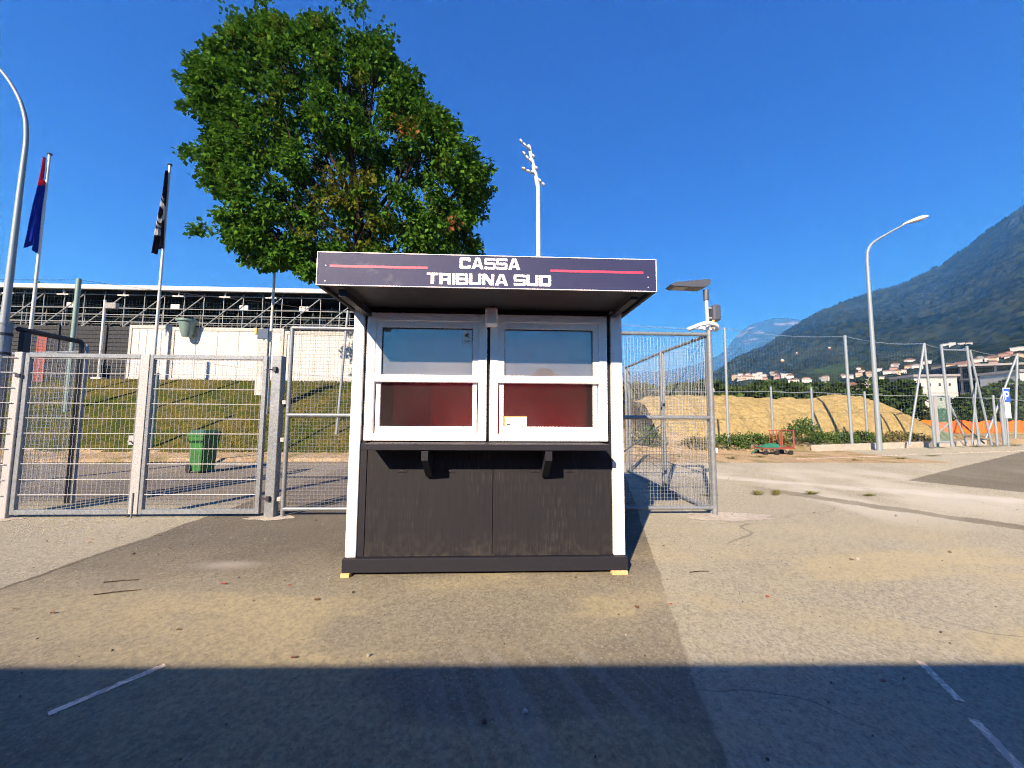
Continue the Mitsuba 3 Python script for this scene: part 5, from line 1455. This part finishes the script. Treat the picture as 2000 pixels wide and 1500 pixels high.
HOUSES = [
    (461.3, 720.2, 66.4, 7.0, 2.5, 'house_white', 'house_grey', True, 'small white house from left on the slope left of the tall net pole', 'small white houses on the slope left of the tall net pole', 0),
    (463.0, 711.3, 69.0, 9.0, 8.0, 'house_cream', 'roof_tile', False, 'small cream house from left on the slope left of the tall net pole', 'small cream houses on the slope left of the tall net pole', 2),
    (460.0, 691.9, 67.7, 5.8, 4.8, 'house_grey', 'roof_grey', False, 'small grey house from left on the slope left of the tall net pole', 'small grey houses on the slope left of the tall net pole', 1),
    (465.1, 687.7, 69.0, 8.7, 5.8, 'house_white', 'roof_tile', False, 'small white house from left on the slope left of the tall net pole', 'small white houses on the slope left of the tall net pole', 1),
    (291.5, 436.3, 39.4, 5.5, 3.1, 'house_white', 'house_grey', True, 'small white house from left on the slope left of the tall net pole', 'small white houses on the slope left of the tall net pole', 1),
    (326.7, 482.1, 42.4, 5.4, 4.1, 'house_white', 'roof_tile', False, 'small white house from left on the slope left of the tall net pole', 'small white houses on the slope left of the tall net pole', 1),
    (381.6, 549.5, 50.4, 6.9, 6.9, 'house_white', 'roof_tile', False, 'small white house from left on the slope left of the tall net pole', 'small white houses on the slope left of the tall net pole', 2),
    (487.3, 707.5, 77.3, 7.9, 4.0, 'house_white', 'roof_tile', False, 'small white house from left on the slope left of the tall net pole', 'small white houses on the slope left of the tall net pole', 0),
    (469.5, 672.1, 68.8, 8.5, 5.7, 'house_pink', 'roof_tile', False, 'small pink house from left on the slope left of the tall net pole', 'small pink houses on the slope left of the tall net pole', 1),
    (471.9, 665.3, 70.5, 8.4, 5.6, 'house_white', 'house_grey', True, 'small white house from left on the slope left of the tall net pole', 'small white houses on the slope left of the tall net pole', 1),
    (479.4, 664.2, 75.1, 7.5, 3.7, 'house_white', 'house_grey', True, 'small white house from left on the slope left of the tall net pole', 'small white houses on the slope left of the tall net pole', 0),
    (292.8, 399.5, 41.2, 4.5, 2.3, 'house_white', 'house_grey', True, 'small white house from left on the slope left of the tall net pole', 'small white houses on the slope left of the tall net pole', 0),
    (342.0, 459.8, 47.2, 7.1, 3.2, 'house_pink', 'roof_tile', False, 'small pink house from left on the slope left of the tall net pole', 'small pink houses on the slope left of the tall net pole', 1),
    (1045.9, 1415.8, 168.8, 7.9, 4.0, 'house_white', 'roof_tile', False, 'small white house from left on the slope left of the tall net pole', 'small white houses on the slope left of the tall net pole', 0),
    (411.7, 544.3, 62.5, 4.6, 3.1, 'house_grey', 'roof_grey', False, 'small grey house from left on the slope left of the tall net pole', 'small grey houses on the slope left of the tall net pole', 0),
    (482.6, 626.7, 72.7, 7.9, 3.5, 'house_white', 'roof_tile', False, 'small white house from left on the slope left of the tall net pole', 'small white houses on the slope left of the tall net pole', 0),
    (327.2, 426.9, 47.0, 7.2, 2.4, 'house_white', 'roof_tile', False, 'small white house from left on the slope left of the tall net pole', 'small white houses on the slope left of the tall net pole', 0),
    (292.0, 375.3, 38.4, 7.4, 2.7, 'house_pink', 'roof_tile', False, 'small pink house from left on the slope left of the tall net pole', 'small pink houses on the slope left of the tall net pole', 1),
    (336.9, 426.1, 47.2, 4.8, 3.0, 'house_white', 'house_grey', True, 'small white house from left on the slope left of the tall net pole', 'small white houses on the slope left of the tall net pole', 1),
    (318.4, 395.0, 44.4, 3.4, 2.2, 'house_white', 'house_grey', True, 'small white house from left on the slope left of the tall net pole', 'small white houses on the slope left of the tall net pole', 0),
    (292.7, 359.5, 38.1, 4.6, 2.0, 'house_grey', 'roof_grey', False, 'small grey house from left on the slope left of the tall net pole', 'small grey houses on the slope left of the tall net pole', 0),
    (357.2, 433.8, 51.2, 2.5, 2.5, 'house_white', 'house_grey', True, 'small white house from left on the slope left of the tall net pole', 'small white houses on the slope left of the tall net pole', 0),
    (272.3, 329.7, 29.0, 5.6, 4.2, 'house_white', 'roof_tile', False, 'tall white house low on the slope left of the tall net pole', None, 2),
    (1433.4, 1731.8, 137.3, 29.2, 17.0, 'house_cream', 'roof_tile', False, 'cream house beside the tall white one on the lower slope', None, 2),
    (275.3, 340.1, 32.4, 1.9, 2.0, 'house_white', 'house_grey', True, 'small white house from left on the slope left of the tall net pole', 'small white houses on the slope left of the tall net pole', 0),
    (1465.8, 1707.1, 182.2, 38.5, 14.4, 'house_white', 'house_grey', True, 'small white house from left on the slope left of the tall net pole', 'small white houses on the slope left of the tall net pole', 1),
    (289.4, 337.2, 34.0, 5.7, 2.0, 'house_white', 'roof_tile', False, 'small white house from left on the slope left of the tall net pole', 'small white houses on the slope left of the tall net pole', 0),
    (285.8, 332.6, 32.1, 6.6, 2.0, 'house_white', 'house_grey', True, 'small white house from left on the slope left of the tall net pole', 'small white houses on the slope left of the tall net pole', 0),
    (267.1, 308.7, 25.6, 6.1, 2.2, 'house_white', 'house_grey', True, 'small white house from left on the slope left of the tall net pole', 'small white houses on the slope left of the tall net pole', 1),
    (298.0, 326.0, 33.1, 4.6, 3.2, 'house_white', 'roof_tile', False, 'small white house from left on the slope left of the tall net pole', 'small white houses on the slope left of the tall net pole', 2),
    (1698.2, 1823.8, 187.3, 23.2, 10.3, 'house_white', 'house_grey', True, 'small white house from left on the slope left of the tall net pole', 'small white houses on the slope left of the tall net pole', 0),
    (313.6, 323.7, 35.7, 2.8, 2.0, 'house_white', 'roof_tile', False, 'small white house from left on the slope left of the tall net pole', 'small white houses on the slope left of the tall net pole', 0),
    (1829.0, 1847.9, 194.7, 52.3, 10.5, 'house_cream', 'roof_tile', False, 'small cream house from left on the slope around the street lamp', 'small cream houses on the slope around the street lamp', 0),
    (316.6, 312.9, 36.6, 4.0, 2.2, 'house_cream', 'roof_tile', False, 'small cream house from left on the slope around the street lamp', 'small cream houses on the slope around the street lamp', 1),
    (344.5, 340.9, 45.1, 2.9, 2.0, 'house_white', 'roof_tile', False, 'single white house high above the others by the meadow', None, 0),
    (1888.5, 1835.3, 221.5, 26.0, 10.4, 'house_white', 'roof_tile', False, 'small white house from left on the slope around the street lamp', 'small white houses on the slope around the street lamp', 0),
    (1918.4, 1852.3, 209.7, 21.0, 13.1, 'house_white', 'house_grey', True, 'small white house from left on the slope around the street lamp', 'small white houses on the slope around the street lamp', 1),
    (337.7, 315.8, 41.0, 4.1, 2.0, 'house_white', 'house_grey', True, 'small white house from left on the slope around the street lamp', 'small white houses on the slope around the street lamp', 0),
    (276.4, 277.2, 20.3, 9.5, 4.3, 'house_cream', 'roof_tile', False, 'large cream house with a tiled roof low behind the sand mound', None, 2),
    (267.9, 280.7, 20.3, 8.0, 2.8, 'house_pink', 'roof_tile', False, 'long pink house left of the large cream house above the mound', None, 2),
    (306.5, 292.6, 29.6, 4.2, 2.9, 'house_white', 'house_grey', True, 'small white house from left on the slope around the street lamp', 'small white houses on the slope around the street lamp', 2),
    (295.6, 284.0, 25.8, 6.5, 2.0, 'house_white', 'house_grey', True, 'small white house from left on the slope around the street lamp', 'small white houses on the slope around the street lamp', 0),
    (285.6, 277.6, 22.3, 4.0, 2.0, 'house_white', 'house_grey', True, 'small white house from left on the slope around the street lamp', 'small white houses on the slope around the street lamp', 1),
    (370.4, 330.8, 47.5, 5.7, 2.0, 'house_white', 'roof_tile', False, 'small white house from left on the slope around the street lamp', 'small white houses on the slope around the street lamp', 0),
    (338.4, 303.7, 40.5, 4.4, 2.0, 'house_pink', 'roof_tile', False, 'small pink house from left on the slope around the street lamp', 'small pink houses on the slope around the street lamp', 0),
    (332.3, 296.5, 36.9, 5.1, 2.1, 'house_cream', 'roof_tile', False, 'small cream house from left on the slope around the street lamp', 'small cream houses on the slope around the street lamp', 1),
    (377.4, 324.7, 50.3, 6.6, 2.3, 'house_white', 'roof_tile', False, 'small white house from left on the slope around the street lamp', 'small white houses on the slope around the street lamp', 1),
    (2049.7, 1774.8, 251.0, 40.5, 10.1, 'house_white', 'house_grey', True, 'small white house from left on the slope around the street lamp', 'small white houses on the slope around the street lamp', 0),
    (356.4, 307.1, 42.3, 5.3, 2.2, 'house_cream', 'roof_tile', False, 'small cream house from left on the slope around the street lamp', 'small cream houses on the slope around the street lamp', 1),
    (350.6, 295.8, 41.6, 6.0, 2.0, 'house_white', 'house_grey', True, 'small white house from left on the slope around the street lamp', 'small white houses on the slope around the street lamp', 0),
    (337.4, 295.2, 37.0, 3.4, 2.5, 'house_white', 'roof_tile', False, 'small white house from left on the slope around the street lamp', 'small white houses on the slope around the street lamp', 1),
    (2101.2, 1819.4, 219.8, 51.9, 18.2, 'house_cream', 'roof_tile', False, 'small cream house from left on the slope around the street lamp', 'small cream houses on the slope around the street lamp', 2),
    (364.2, 302.9, 46.0, 2.6, 2.0, 'house_white', 'roof_tile', False, 'small white house from left on the slope above the car park', 'small white houses on the slope above the car park', 0),
    (372.1, 305.4, 47.0, 3.5, 2.0, 'house_white', 'house_grey', True, 'small white house from left on the slope above the car park', 'small white houses on the slope above the car park', 0),
    (344.8, 277.2, 37.4, 5.6, 2.8, 'house_cream', 'roof_tile', False, 'small cream house from left on the slope above the car park', 'small cream houses on the slope above the car park', 2),
    (2140.4, 1691.5, 274.6, 43.7, 9.7, 'house_white', 'house_grey', True, 'small white house from left on the slope above the car park', 'small white houses on the slope above the car park', 0),
    (572.2, 450.3, 91.5, 5.2, 2.0, 'house_white', 'house_grey', True, 'small white house from left on the slope above the car park', 'small white houses on the slope above the car park', 0),
    (557.5, 432.4, 89.5, 5.0, 2.0, 'house_white', 'house_grey', True, 'small white house from left on the slope above the car park', 'small white houses on the slope above the car park', 0),
    (565.7, 429.6, 88.5, 5.0, 2.0, 'house_white', 'house_grey', True, 'small white house from left on the slope above the car park', 'small white houses on the slope above the car park', 0),
    (477.1, 355.4, 73.8, 4.1, 2.0, 'house_white', 'roof_tile', False, 'small white house from left on the slope above the car park', 'small white houses on the slope above the car park', 0),
    (356.4, 261.8, 41.9, 3.1, 2.0, 'house_white', 'roof_tile', False, 'small white house from left on the slope above the car park', 'small white houses on the slope above the car park', 0),
    (359.0, 261.0, 42.1, 2.3, 2.0, 'house_white', 'house_grey', True, 'small white house from left on the slope above the car park', 'small white houses on the slope above the car park', 0),
    (362.4, 256.8, 42.3, 6.0, 2.3, 'house_white', 'roof_tile', False, 'small white house from left on the slope above the car park', 'small white houses on the slope above the car park', 1),
    (2186.5, 1533.5, 268.5, 31.1, 8.9, 'house_white', 'roof_tile', False, 'small white house from left on the slope above the car park', 'small white houses on the slope above the car park', 0),
    (373.8, 254.7, 46.5, 3.0, 2.0, 'house_pink', 'roof_tile', False, 'small pink house from left on the slope above the car park', 'small pink houses on the slope above the car park', 1),
    (2230.1, 1621.3, 228.0, 37.4, 18.7, 'house_cream', 'roof_tile', False, 'small cream house from left on the slope above the car park', 'small cream houses on the slope above the car park', 2),
    (353.4, 249.3, 38.2, 3.6, 2.2, 'house_pink', 'roof_tile', False, 'small pink house from left on the slope above the car park', 'small pink houses on the slope above the car park', 1),
    (351.0, 257.1, 38.0, 3.7, 2.0, 'house_pink', 'roof_tile', False, 'small pink house from left on the slope above the car park', 'small pink houses on the slope above the car park', 1),
    (368.1, 251.4, 42.7, 3.7, 2.0, 'house_white', 'roof_tile', False, 'small white house from left on the slope above the car park', 'small white houses on the slope above the car park', 0),
    (381.7, 257.7, 49.8, 3.0, 2.0, 'house_white', 'house_grey', True, 'small white house from left on the slope above the car park', 'small white houses on the slope above the car park', 0),
    (384.2, 255.6, 50.2, 3.0, 2.0, 'house_white', 'house_grey', True, 'small white house from left on the slope above the car park', 'small white houses on the slope above the car park', 0),
    (305.3, 293.2, 29.4, 3.8, 2.0, 'house_grey', 'roof_grey', False, 'small grey house from left on the slope around the street lamp', 'small grey houses on the slope around the street lamp', 0),
    (314.2, 325.5, 36.6, 2.9, 2.0, 'house_white', 'roof_tile', False, 'small white house from left on the slope left of the tall net pole', 'small white houses on the slope left of the tall net pole', 0),
    (316.8, 294.0, 31.1, 3.1, 2.0, 'house_white', 'house_grey', True, 'small white house from left on the slope around the street lamp', 'small white houses on the slope around the street lamp', 0),
    (300.5, 283.7, 28.2, 3.4, 2.0, 'house_grey', 'roof_grey', False, 'small grey house from left on the slope around the street lamp', 'small grey houses on the slope around the street lamp', 0),
    (336.7, 330.3, 41.0, 4.4, 2.0, 'house_white', 'roof_tile', False, 'small white house from left on the slope around the street lamp', 'small white houses on the slope around the street lamp', 0),
    (304.6, 335.9, 34.6, 5.3, 2.0, 'house_grey', 'roof_grey', False, 'small grey house from left on the slope left of the tall net pole', 'small grey houses on the slope left of the tall net pole', 0),
    (300.3, 283.8, 28.2, 2.5, 2.2, 'house_pink', 'roof_tile', False, 'small pink house from left on the slope around the street lamp', 'small pink houses on the slope around the street lamp', 1),
    (314.8, 319.4, 35.8, 3.3, 2.0, 'house_white', 'roof_tile', False, 'small white house from left on the slope around the street lamp', 'small white houses on the slope around the street lamp', 0),
    (315.3, 302.5, 34.8, 3.0, 2.3, 'house_cream', 'roof_tile', False, 'small cream house from left on the slope around the street lamp', 'small cream houses on the slope around the street lamp', 1),
    (330.0, 317.2, 37.8, 3.6, 2.5, 'house_cream', 'roof_tile', False, 'small cream house from left on the slope around the street lamp', 'small cream houses on the slope around the street lamp', 1),
    (309.0, 312.9, 34.2, 3.3, 2.0, 'house_white', 'house_grey', True, 'small white house from left on the slope around the street lamp', 'small white houses on the slope around the street lamp', 0),
    (294.0, 323.2, 31.6, 3.8, 2.7, 'house_grey', 'roof_grey', False, 'small grey house from left on the slope left of the tall net pole', 'small grey houses on the slope left of the tall net pole', 1),
    (1787.1, 1864.5, 168.5, 24.5, 10.8, 'house_white', 'roof_tile', False, 'small white house from left on the slope left of the tall net pole', 'small white houses on the slope left of the tall net pole', 0),
    (1884.4, 1871.5, 187.1, 23.3, 10.9, 'house_pink', 'roof_tile', False, 'small pink house from left on the slope around the street lamp', 'small pink houses on the slope around the street lamp', 0),
    (390.0, 337.2, 51.6, 5.0, 2.5, 'house_grey', 'roof_grey', False, 'small grey house from left on the slope around the street lamp', 'small grey houses on the slope around the street lamp', 1),
    (2057.4, 1769.6, 258.4, 21.0, 13.9, 'house_white', 'roof_tile', False, 'small white house from left on the slope around the street lamp', 'small white houses on the slope around the street lamp', 1),
    (2042.3, 1829.1, 227.3, 25.3, 15.4, 'house_pink', 'roof_tile', False, 'small pink house from left on the slope around the street lamp', 'small pink houses on the slope around the street lamp', 1),
    (2101.2, 1819.4, 219.8, 17.9, 13.7, 'house_grey', 'roof_grey', False, 'small grey house from left on the slope around the street lamp', 'small grey houses on the slope around the street lamp', 1),
    (357.5, 302.6, 42.9, 4.1, 2.1, 'house_pink', 'roof_tile', False, 'small pink house from left on the slope around the street lamp', 'small pink houses on the slope around the street lamp', 0),
    (354.2, 315.5, 44.4, 2.7, 2.1, 'house_grey', 'roof_grey', False, 'small grey house from left on the slope around the street lamp', 'small grey houses on the slope around the street lamp', 0),
    (2087.5, 1828.1, 214.9, 29.9, 11.2, 'house_white', 'roof_tile', False, 'small white house from left on the slope around the street lamp', 'small white houses on the slope around the street lamp', 0),
    (330.5, 298.0, 37.4, 3.0, 2.0, 'house_grey', 'roof_grey', False, 'small grey house from left on the slope around the street lamp', 'small grey houses on the slope around the street lamp', 0),
    (328.2, 299.8, 37.0, 4.7, 2.0, 'house_white', 'roof_tile', False, 'small white house from left on the slope around the street lamp', 'small white houses on the slope around the street lamp', 0),
    (471.1, 684.8, 70.4, 8.9, 3.6, 'house_cream', 'roof_tile', False, 'small cream house from left on the slope left of the tall net pole', 'small cream houses on the slope left of the tall net pole', 0),
    (297.2, 367.1, 41.0, 4.5, 2.0, 'house_pink', 'roof_tile', False, 'small pink house from left on the slope left of the tall net pole', 'small pink houses on the slope left of the tall net pole', 0),
    (831.7, 1233.7, 129.7, 20.0, 9.8, 'house_white', 'house_grey', True, 'small white house from left on the slope left of the tall net pole', 'small white houses on the slope left of the tall net pole', 1),
    (305.9, 417.3, 44.3, 5.9, 3.3, 'house_white', 'house_grey', True, 'small white house from left on the slope left of the tall net pole', 'small white houses on the slope left of the tall net pole', 1),
    (292.9, 368.3, 40.1, 5.0, 2.8, 'house_white', 'house_grey', True, 'small white house from left on the slope left of the tall net pole', 'small white houses on the slope left of the tall net pole', 1),
    (287.6, 389.9, 39.3, 5.6, 2.0, 'house_pink', 'roof_tile', False, 'small pink house from left on the slope left of the tall net pole', 'small pink houses on the slope left of the tall net pole', 0),
    (482.8, 724.4, 79.2, 7.3, 3.7, 'house_white', 'house_grey', True, 'small white house from left on the slope left of the tall net pole', 'small white houses on the slope left of the tall net pole', 0),
    (466.4, 686.8, 68.8, 10.9, 4.2, 'house_cream', 'roof_tile', False, 'small cream house from left on the slope left of the tall net pole', 'small cream houses on the slope left of the tall net pole', 0),
    (280.5, 388.8, 39.2, 5.9, 3.2, 'house_white', 'house_grey', True, 'small white house from left on the slope left of the tall net pole', 'small white houses on the slope left of the tall net pole', 1),
    (296.1, 415.7, 41.5, 4.7, 3.3, 'house_cream', 'roof_tile', False, 'small cream house from left on the slope left of the tall net pole', 'small cream houses on the slope left of the tall net pole', 1),
    (290.5, 358.0, 38.2, 5.3, 2.4, 'house_white', 'roof_tile', False, 'small white house from left on the slope left of the tall net pole', 'small white houses on the slope left of the tall net pole', 0),
    (470.7, 673.8, 69.5, 6.0, 3.4, 'house_grey', 'roof_grey', False, 'small grey house from left on the slope left of the tall net pole', 'small grey houses on the slope left of the tall net pole', 0),
    (358.7, 254.3, 39.6, 2.3, 2.0, 'house_cream', 'roof_tile', False, 'small cream house from left on the slope above the car park', 'small cream houses on the slope above the car park', 0),
    (2209.4, 1582.6, 248.4, 23.8, 11.0, 'house_grey', 'roof_grey', False, 'small grey house from left on the slope above the car park', 'small grey houses on the slope above the car park', 0),
    (2209.2, 1581.4, 248.3, 17.1, 11.2, 'house_cream', 'roof_tile', False, 'small cream house from left on the slope above the car park', 'small cream houses on the slope above the car park', 0),
    (369.5, 255.2, 44.9, 4.4, 2.0, 'house_pink', 'roof_tile', False, 'small pink house from left on the slope above the car park', 'small pink houses on the slope above the car park', 1),
    (366.6, 266.3, 44.4, 3.0, 2.0, 'house_grey', 'roof_grey', False, 'small grey house from left on the slope above the car park', 'small grey houses on the slope above the car park', 0),
    (2164.5, 1650.6, 275.9, 26.6, 9.3, 'house_white', 'house_grey', True, 'small white house from left on the slope above the car park', 'small white houses on the slope above the car park', 0),
    (2160.7, 1595.1, 273.6, 16.6, 12.0, 'house_pink', 'roof_tile', False, 'small pink house from left on the slope above the car park', 'small pink houses on the slope above the car park', 1),
    (362.6, 256.2, 42.1, 3.3, 2.0, 'house_cream', 'roof_tile', False, 'small cream house from left on the slope above the car park', 'small cream houses on the slope above the car park', 0),
    (369.0, 246.7, 43.6, 3.8, 2.0, 'house_cream', 'roof_tile', False, 'small cream house from left on the slope above the car park', 'small cream houses on the slope above the car park', 0),
]
cnt = {}
for (x, y, z, w, h, wl, rf, fl, lab, gr, nw) in sorted(HOUSES, key=lambda q: math.atan2(q[0] - EYE[0], q[1] - EYE[1])):
    if gr:
        cnt[gr] = cnt.get(gr, 0) + 1
        lab = f'{ORD[cnt[gr] - 1]} {lab}'
    far_house(x, y, z, w * 1.1, h * 1.3, wl, rf, lab, gr, fl, -math.atan2(x, y), nw)

WB = thing('white_block', 'white three storey block with dark windows behind the A shaped mast', 'building')
WBP = lambda m: move(rotz((m[0] * [0.82, 1.0, 1.42], m[1]), math.radians(-15)), (128, 106.8, 0))
put('wall', WBP(box(0, 13, 0, 9, 0, 9.6)), 'house_white', WB)
for k in range(3):
    put('floor_band', WBP(box(-0.1, 13.1, -0.12, -0.01, 3.15 * k + 2.9, 3.15 * k + 3.05)), 'house_grey', WB)
    for c in range(4):
        put('window', WBP(box(1.4 + 3.0 * c, 2.0 + 3.0 * c, -0.08, -0.01, 3.15 * k + 1.3, 3.15 * k + 1.9)), 'pane_dark', WB)
put('roof', WBP(box(-0.6, 13.6, -0.6, 9.6, 9.6, 10.1)), 'roof_grey', WB)
PG = thing('parking_garage', 'long dark multi storey car park with pale deck edges at the right', 'car park')
PGP = lambda m: move(rotz(m, math.radians(-27)), (141.5, 106, -1.2))
for k in range(4):
    put('deck', PGP(box(0, 75, 0, 22, 5.2 + 4.3 * k, 5.8 + 4.3 * k)), 'garage_dark' if k < 3 else 'roof_grey', PG)
    for c in range(11):
        put('column', PGP(box(0.5 + 7.4 * c, 1.0 + 7.4 * c, 0.4, 0.9, 1.2 + 4.3 * k, 5.19 + 4.3 * k)), 'garage_dark', PG)
put('core', PGP(box(0, 75, 8, 21, 0, 18.6)), 'garage_dark', PG)
put('parapet', PGP(box(14, 26, -0.4, -0.1, 10.2, 10.7)), 'house_white', PG)
AP = thing('cream_block', 'cream apartment block above the car park roof', 'building')
APP = lambda m: move(rotz((m[0] * [0.6, 0.8, 0.87], m[1]), math.radians(-12)), (262, 205, 8))
put('wall', APP(box(0, 18, 0, 12, 0, 27.5)), 'house_cream', AP)
put('stair_tower', APP(box(18.1, 24, 1, 10, 0, 30)), 'house_pink', AP)
put('roof', APP(box(-0.5, 18.5, -0.5, 12.5, 27.5, 28.2)), 'roof_tile', AP)
for k in range(4):
    for c in range(3):
        put('window', APP(box(2 + 5.5 * c, 4 + 5.5 * c, -0.1, -0.02, 12 + 3.6 * k, 13.8 + 3.6 * k)), 'pane_dark', AP)
WP = thing('pale_hall', 'long pale flat building behind the trees at the right edge', 'building')
WPP = lambda m: move(rotz((m[0] * [0.7, 1, 0.93], m[1]), math.radians(-15)), (129, 84, 0))
put('wall', WPP(box(0, 26, 0, 10, 0, 13.6)), 'house_white', WP)
put('window_band', WPP(box(0.5, 25.5, -0.1, -0.02, 9.6, 10.6)), 'pane_dark', WP)
put('roof', WPP(box(-0.5, 26.5, -0.5, 10.5, 13.6, 14.3)), 'roof_grey', WP)
# town blocks seen through the return fence
for (x, y, w_, h_, wl, rf, lab, nw) in [(28.0, 75, 3.6, 7.0, 'house_white', 'roof_grey', 'narrow white town block behind the return fence, nearest the booth', 3), (31.6, 75, 3.2, 6.2, 'house_pink', 'roof_tile', 'pink town house behind the return fence, second from the booth', 3),
                                        (34.8, 74, 3.0, 5.6, 'house_white', 'roof_grey', 'low white town block in the middle of the return fence view', 2), (30.0, 60, 2.6, 4.2, 'house_pink', 'roof_tile', 'small pink house with tiled roof seen through the return fence', 2),
                                        (33.2, 60, 2.8, 4.3, 'house_cream', 'roof_tile', 'cream villa seen through the mesh beside the corner post', 2), (38.4, 76, 3.6, 5.0, 'house_grey', 'roof_grey', 'grey town house behind the cream villa', 2)]:
    far_house(x, y, 0, w_, h_, wl, rf, lab, None, False, -0.2, nw, 'town_house')

# marker balls on an overhead cable
OC = [(30, 40, 7.6), (49.97, 60, 11.05), (65.01, 75, 15.0), (81.65, 85, 18.1), (110, 95, 23.5)]
put('overhead_cable', cable(OC, 0.0, 0.012), 'dark_steel', label='thin overhead cable carrying the orange marker balls', cat='cable')
for (x, y, z), r, lab in zip(OC[1:4], (0.27, 0.2, 0.3), ('lowest orange marker ball on the overhead cable before the mountain', 'middle orange marker ball on the overhead cable', 'highest orange marker ball on the overhead cable, by the tall net pole')):
    bl = thing('marker_ball', lab, 'marker ball')
    m = trimesh.creation.icosphere(2, r)
    v = np.array(m.vertices)
    f = np.array(m.faces)
    up = v[f].mean(1)[:, 2] > 0.25 * r
    put('ball', (v + [x, y, z], f[~up]), 'ball_orange', bl, smooth=True)
    put('band', (v + [x, y, z], f[up]), 'paper_white', bl, smooth=True)
put('light_pole', seg((27.3, 40, 0), (27.25, 40, 7.6), 0.055, 8), 'alu_white', smooth=40, label='thin white light pole behind the sand mound', cat='pole')

# ---------------------------------------------------------------- what stands behind the photographer: a red wall that throws the foreground shadow
RW = thing('red_wall', 'long low red panel wall mirrored in the lower window panes', 'wall')
rwp = lambda m: rotz(m, -0.025, (0, -4.72, 0))
for k in range(14):
    put('panel', rwp(box(-9 + 1.2 * k + 0.003, -9 + 1.2 * (k + 1) - 0.003, -4.80, -4.72, 0.0, 2.27)), 'wall_red', RW)

# ---------------------------------------------------------------- haze
HAZE = True
if HAZE:
    scene['air'] = {'type': 'homogeneous', 'albedo': {'type': 'rgb', 'value': [0.80, 0.92, 0.97]}, 'sigma_t': {'type': 'rgb', 'value': [0.24e-4, 0.85e-4, 2.1e-4]}}
    zt, zb = 1420.0, -1.1
    scene['haze'] = {'type': 'cube', 'to_world': T().translate([0, 0, (zt + zb) / 2]).scale([8000, 8000, (zt - zb) / 2]), 'bsdf': {'type': 'null'}, 'interior': {'type': 'ref', 'id': 'air'}}
    tag('haze', kind='stuff', label='pale blue air veiling the mountains', cat='haze')
    scene['camera']['medium'] = {'type': 'ref', 'id': 'air'}
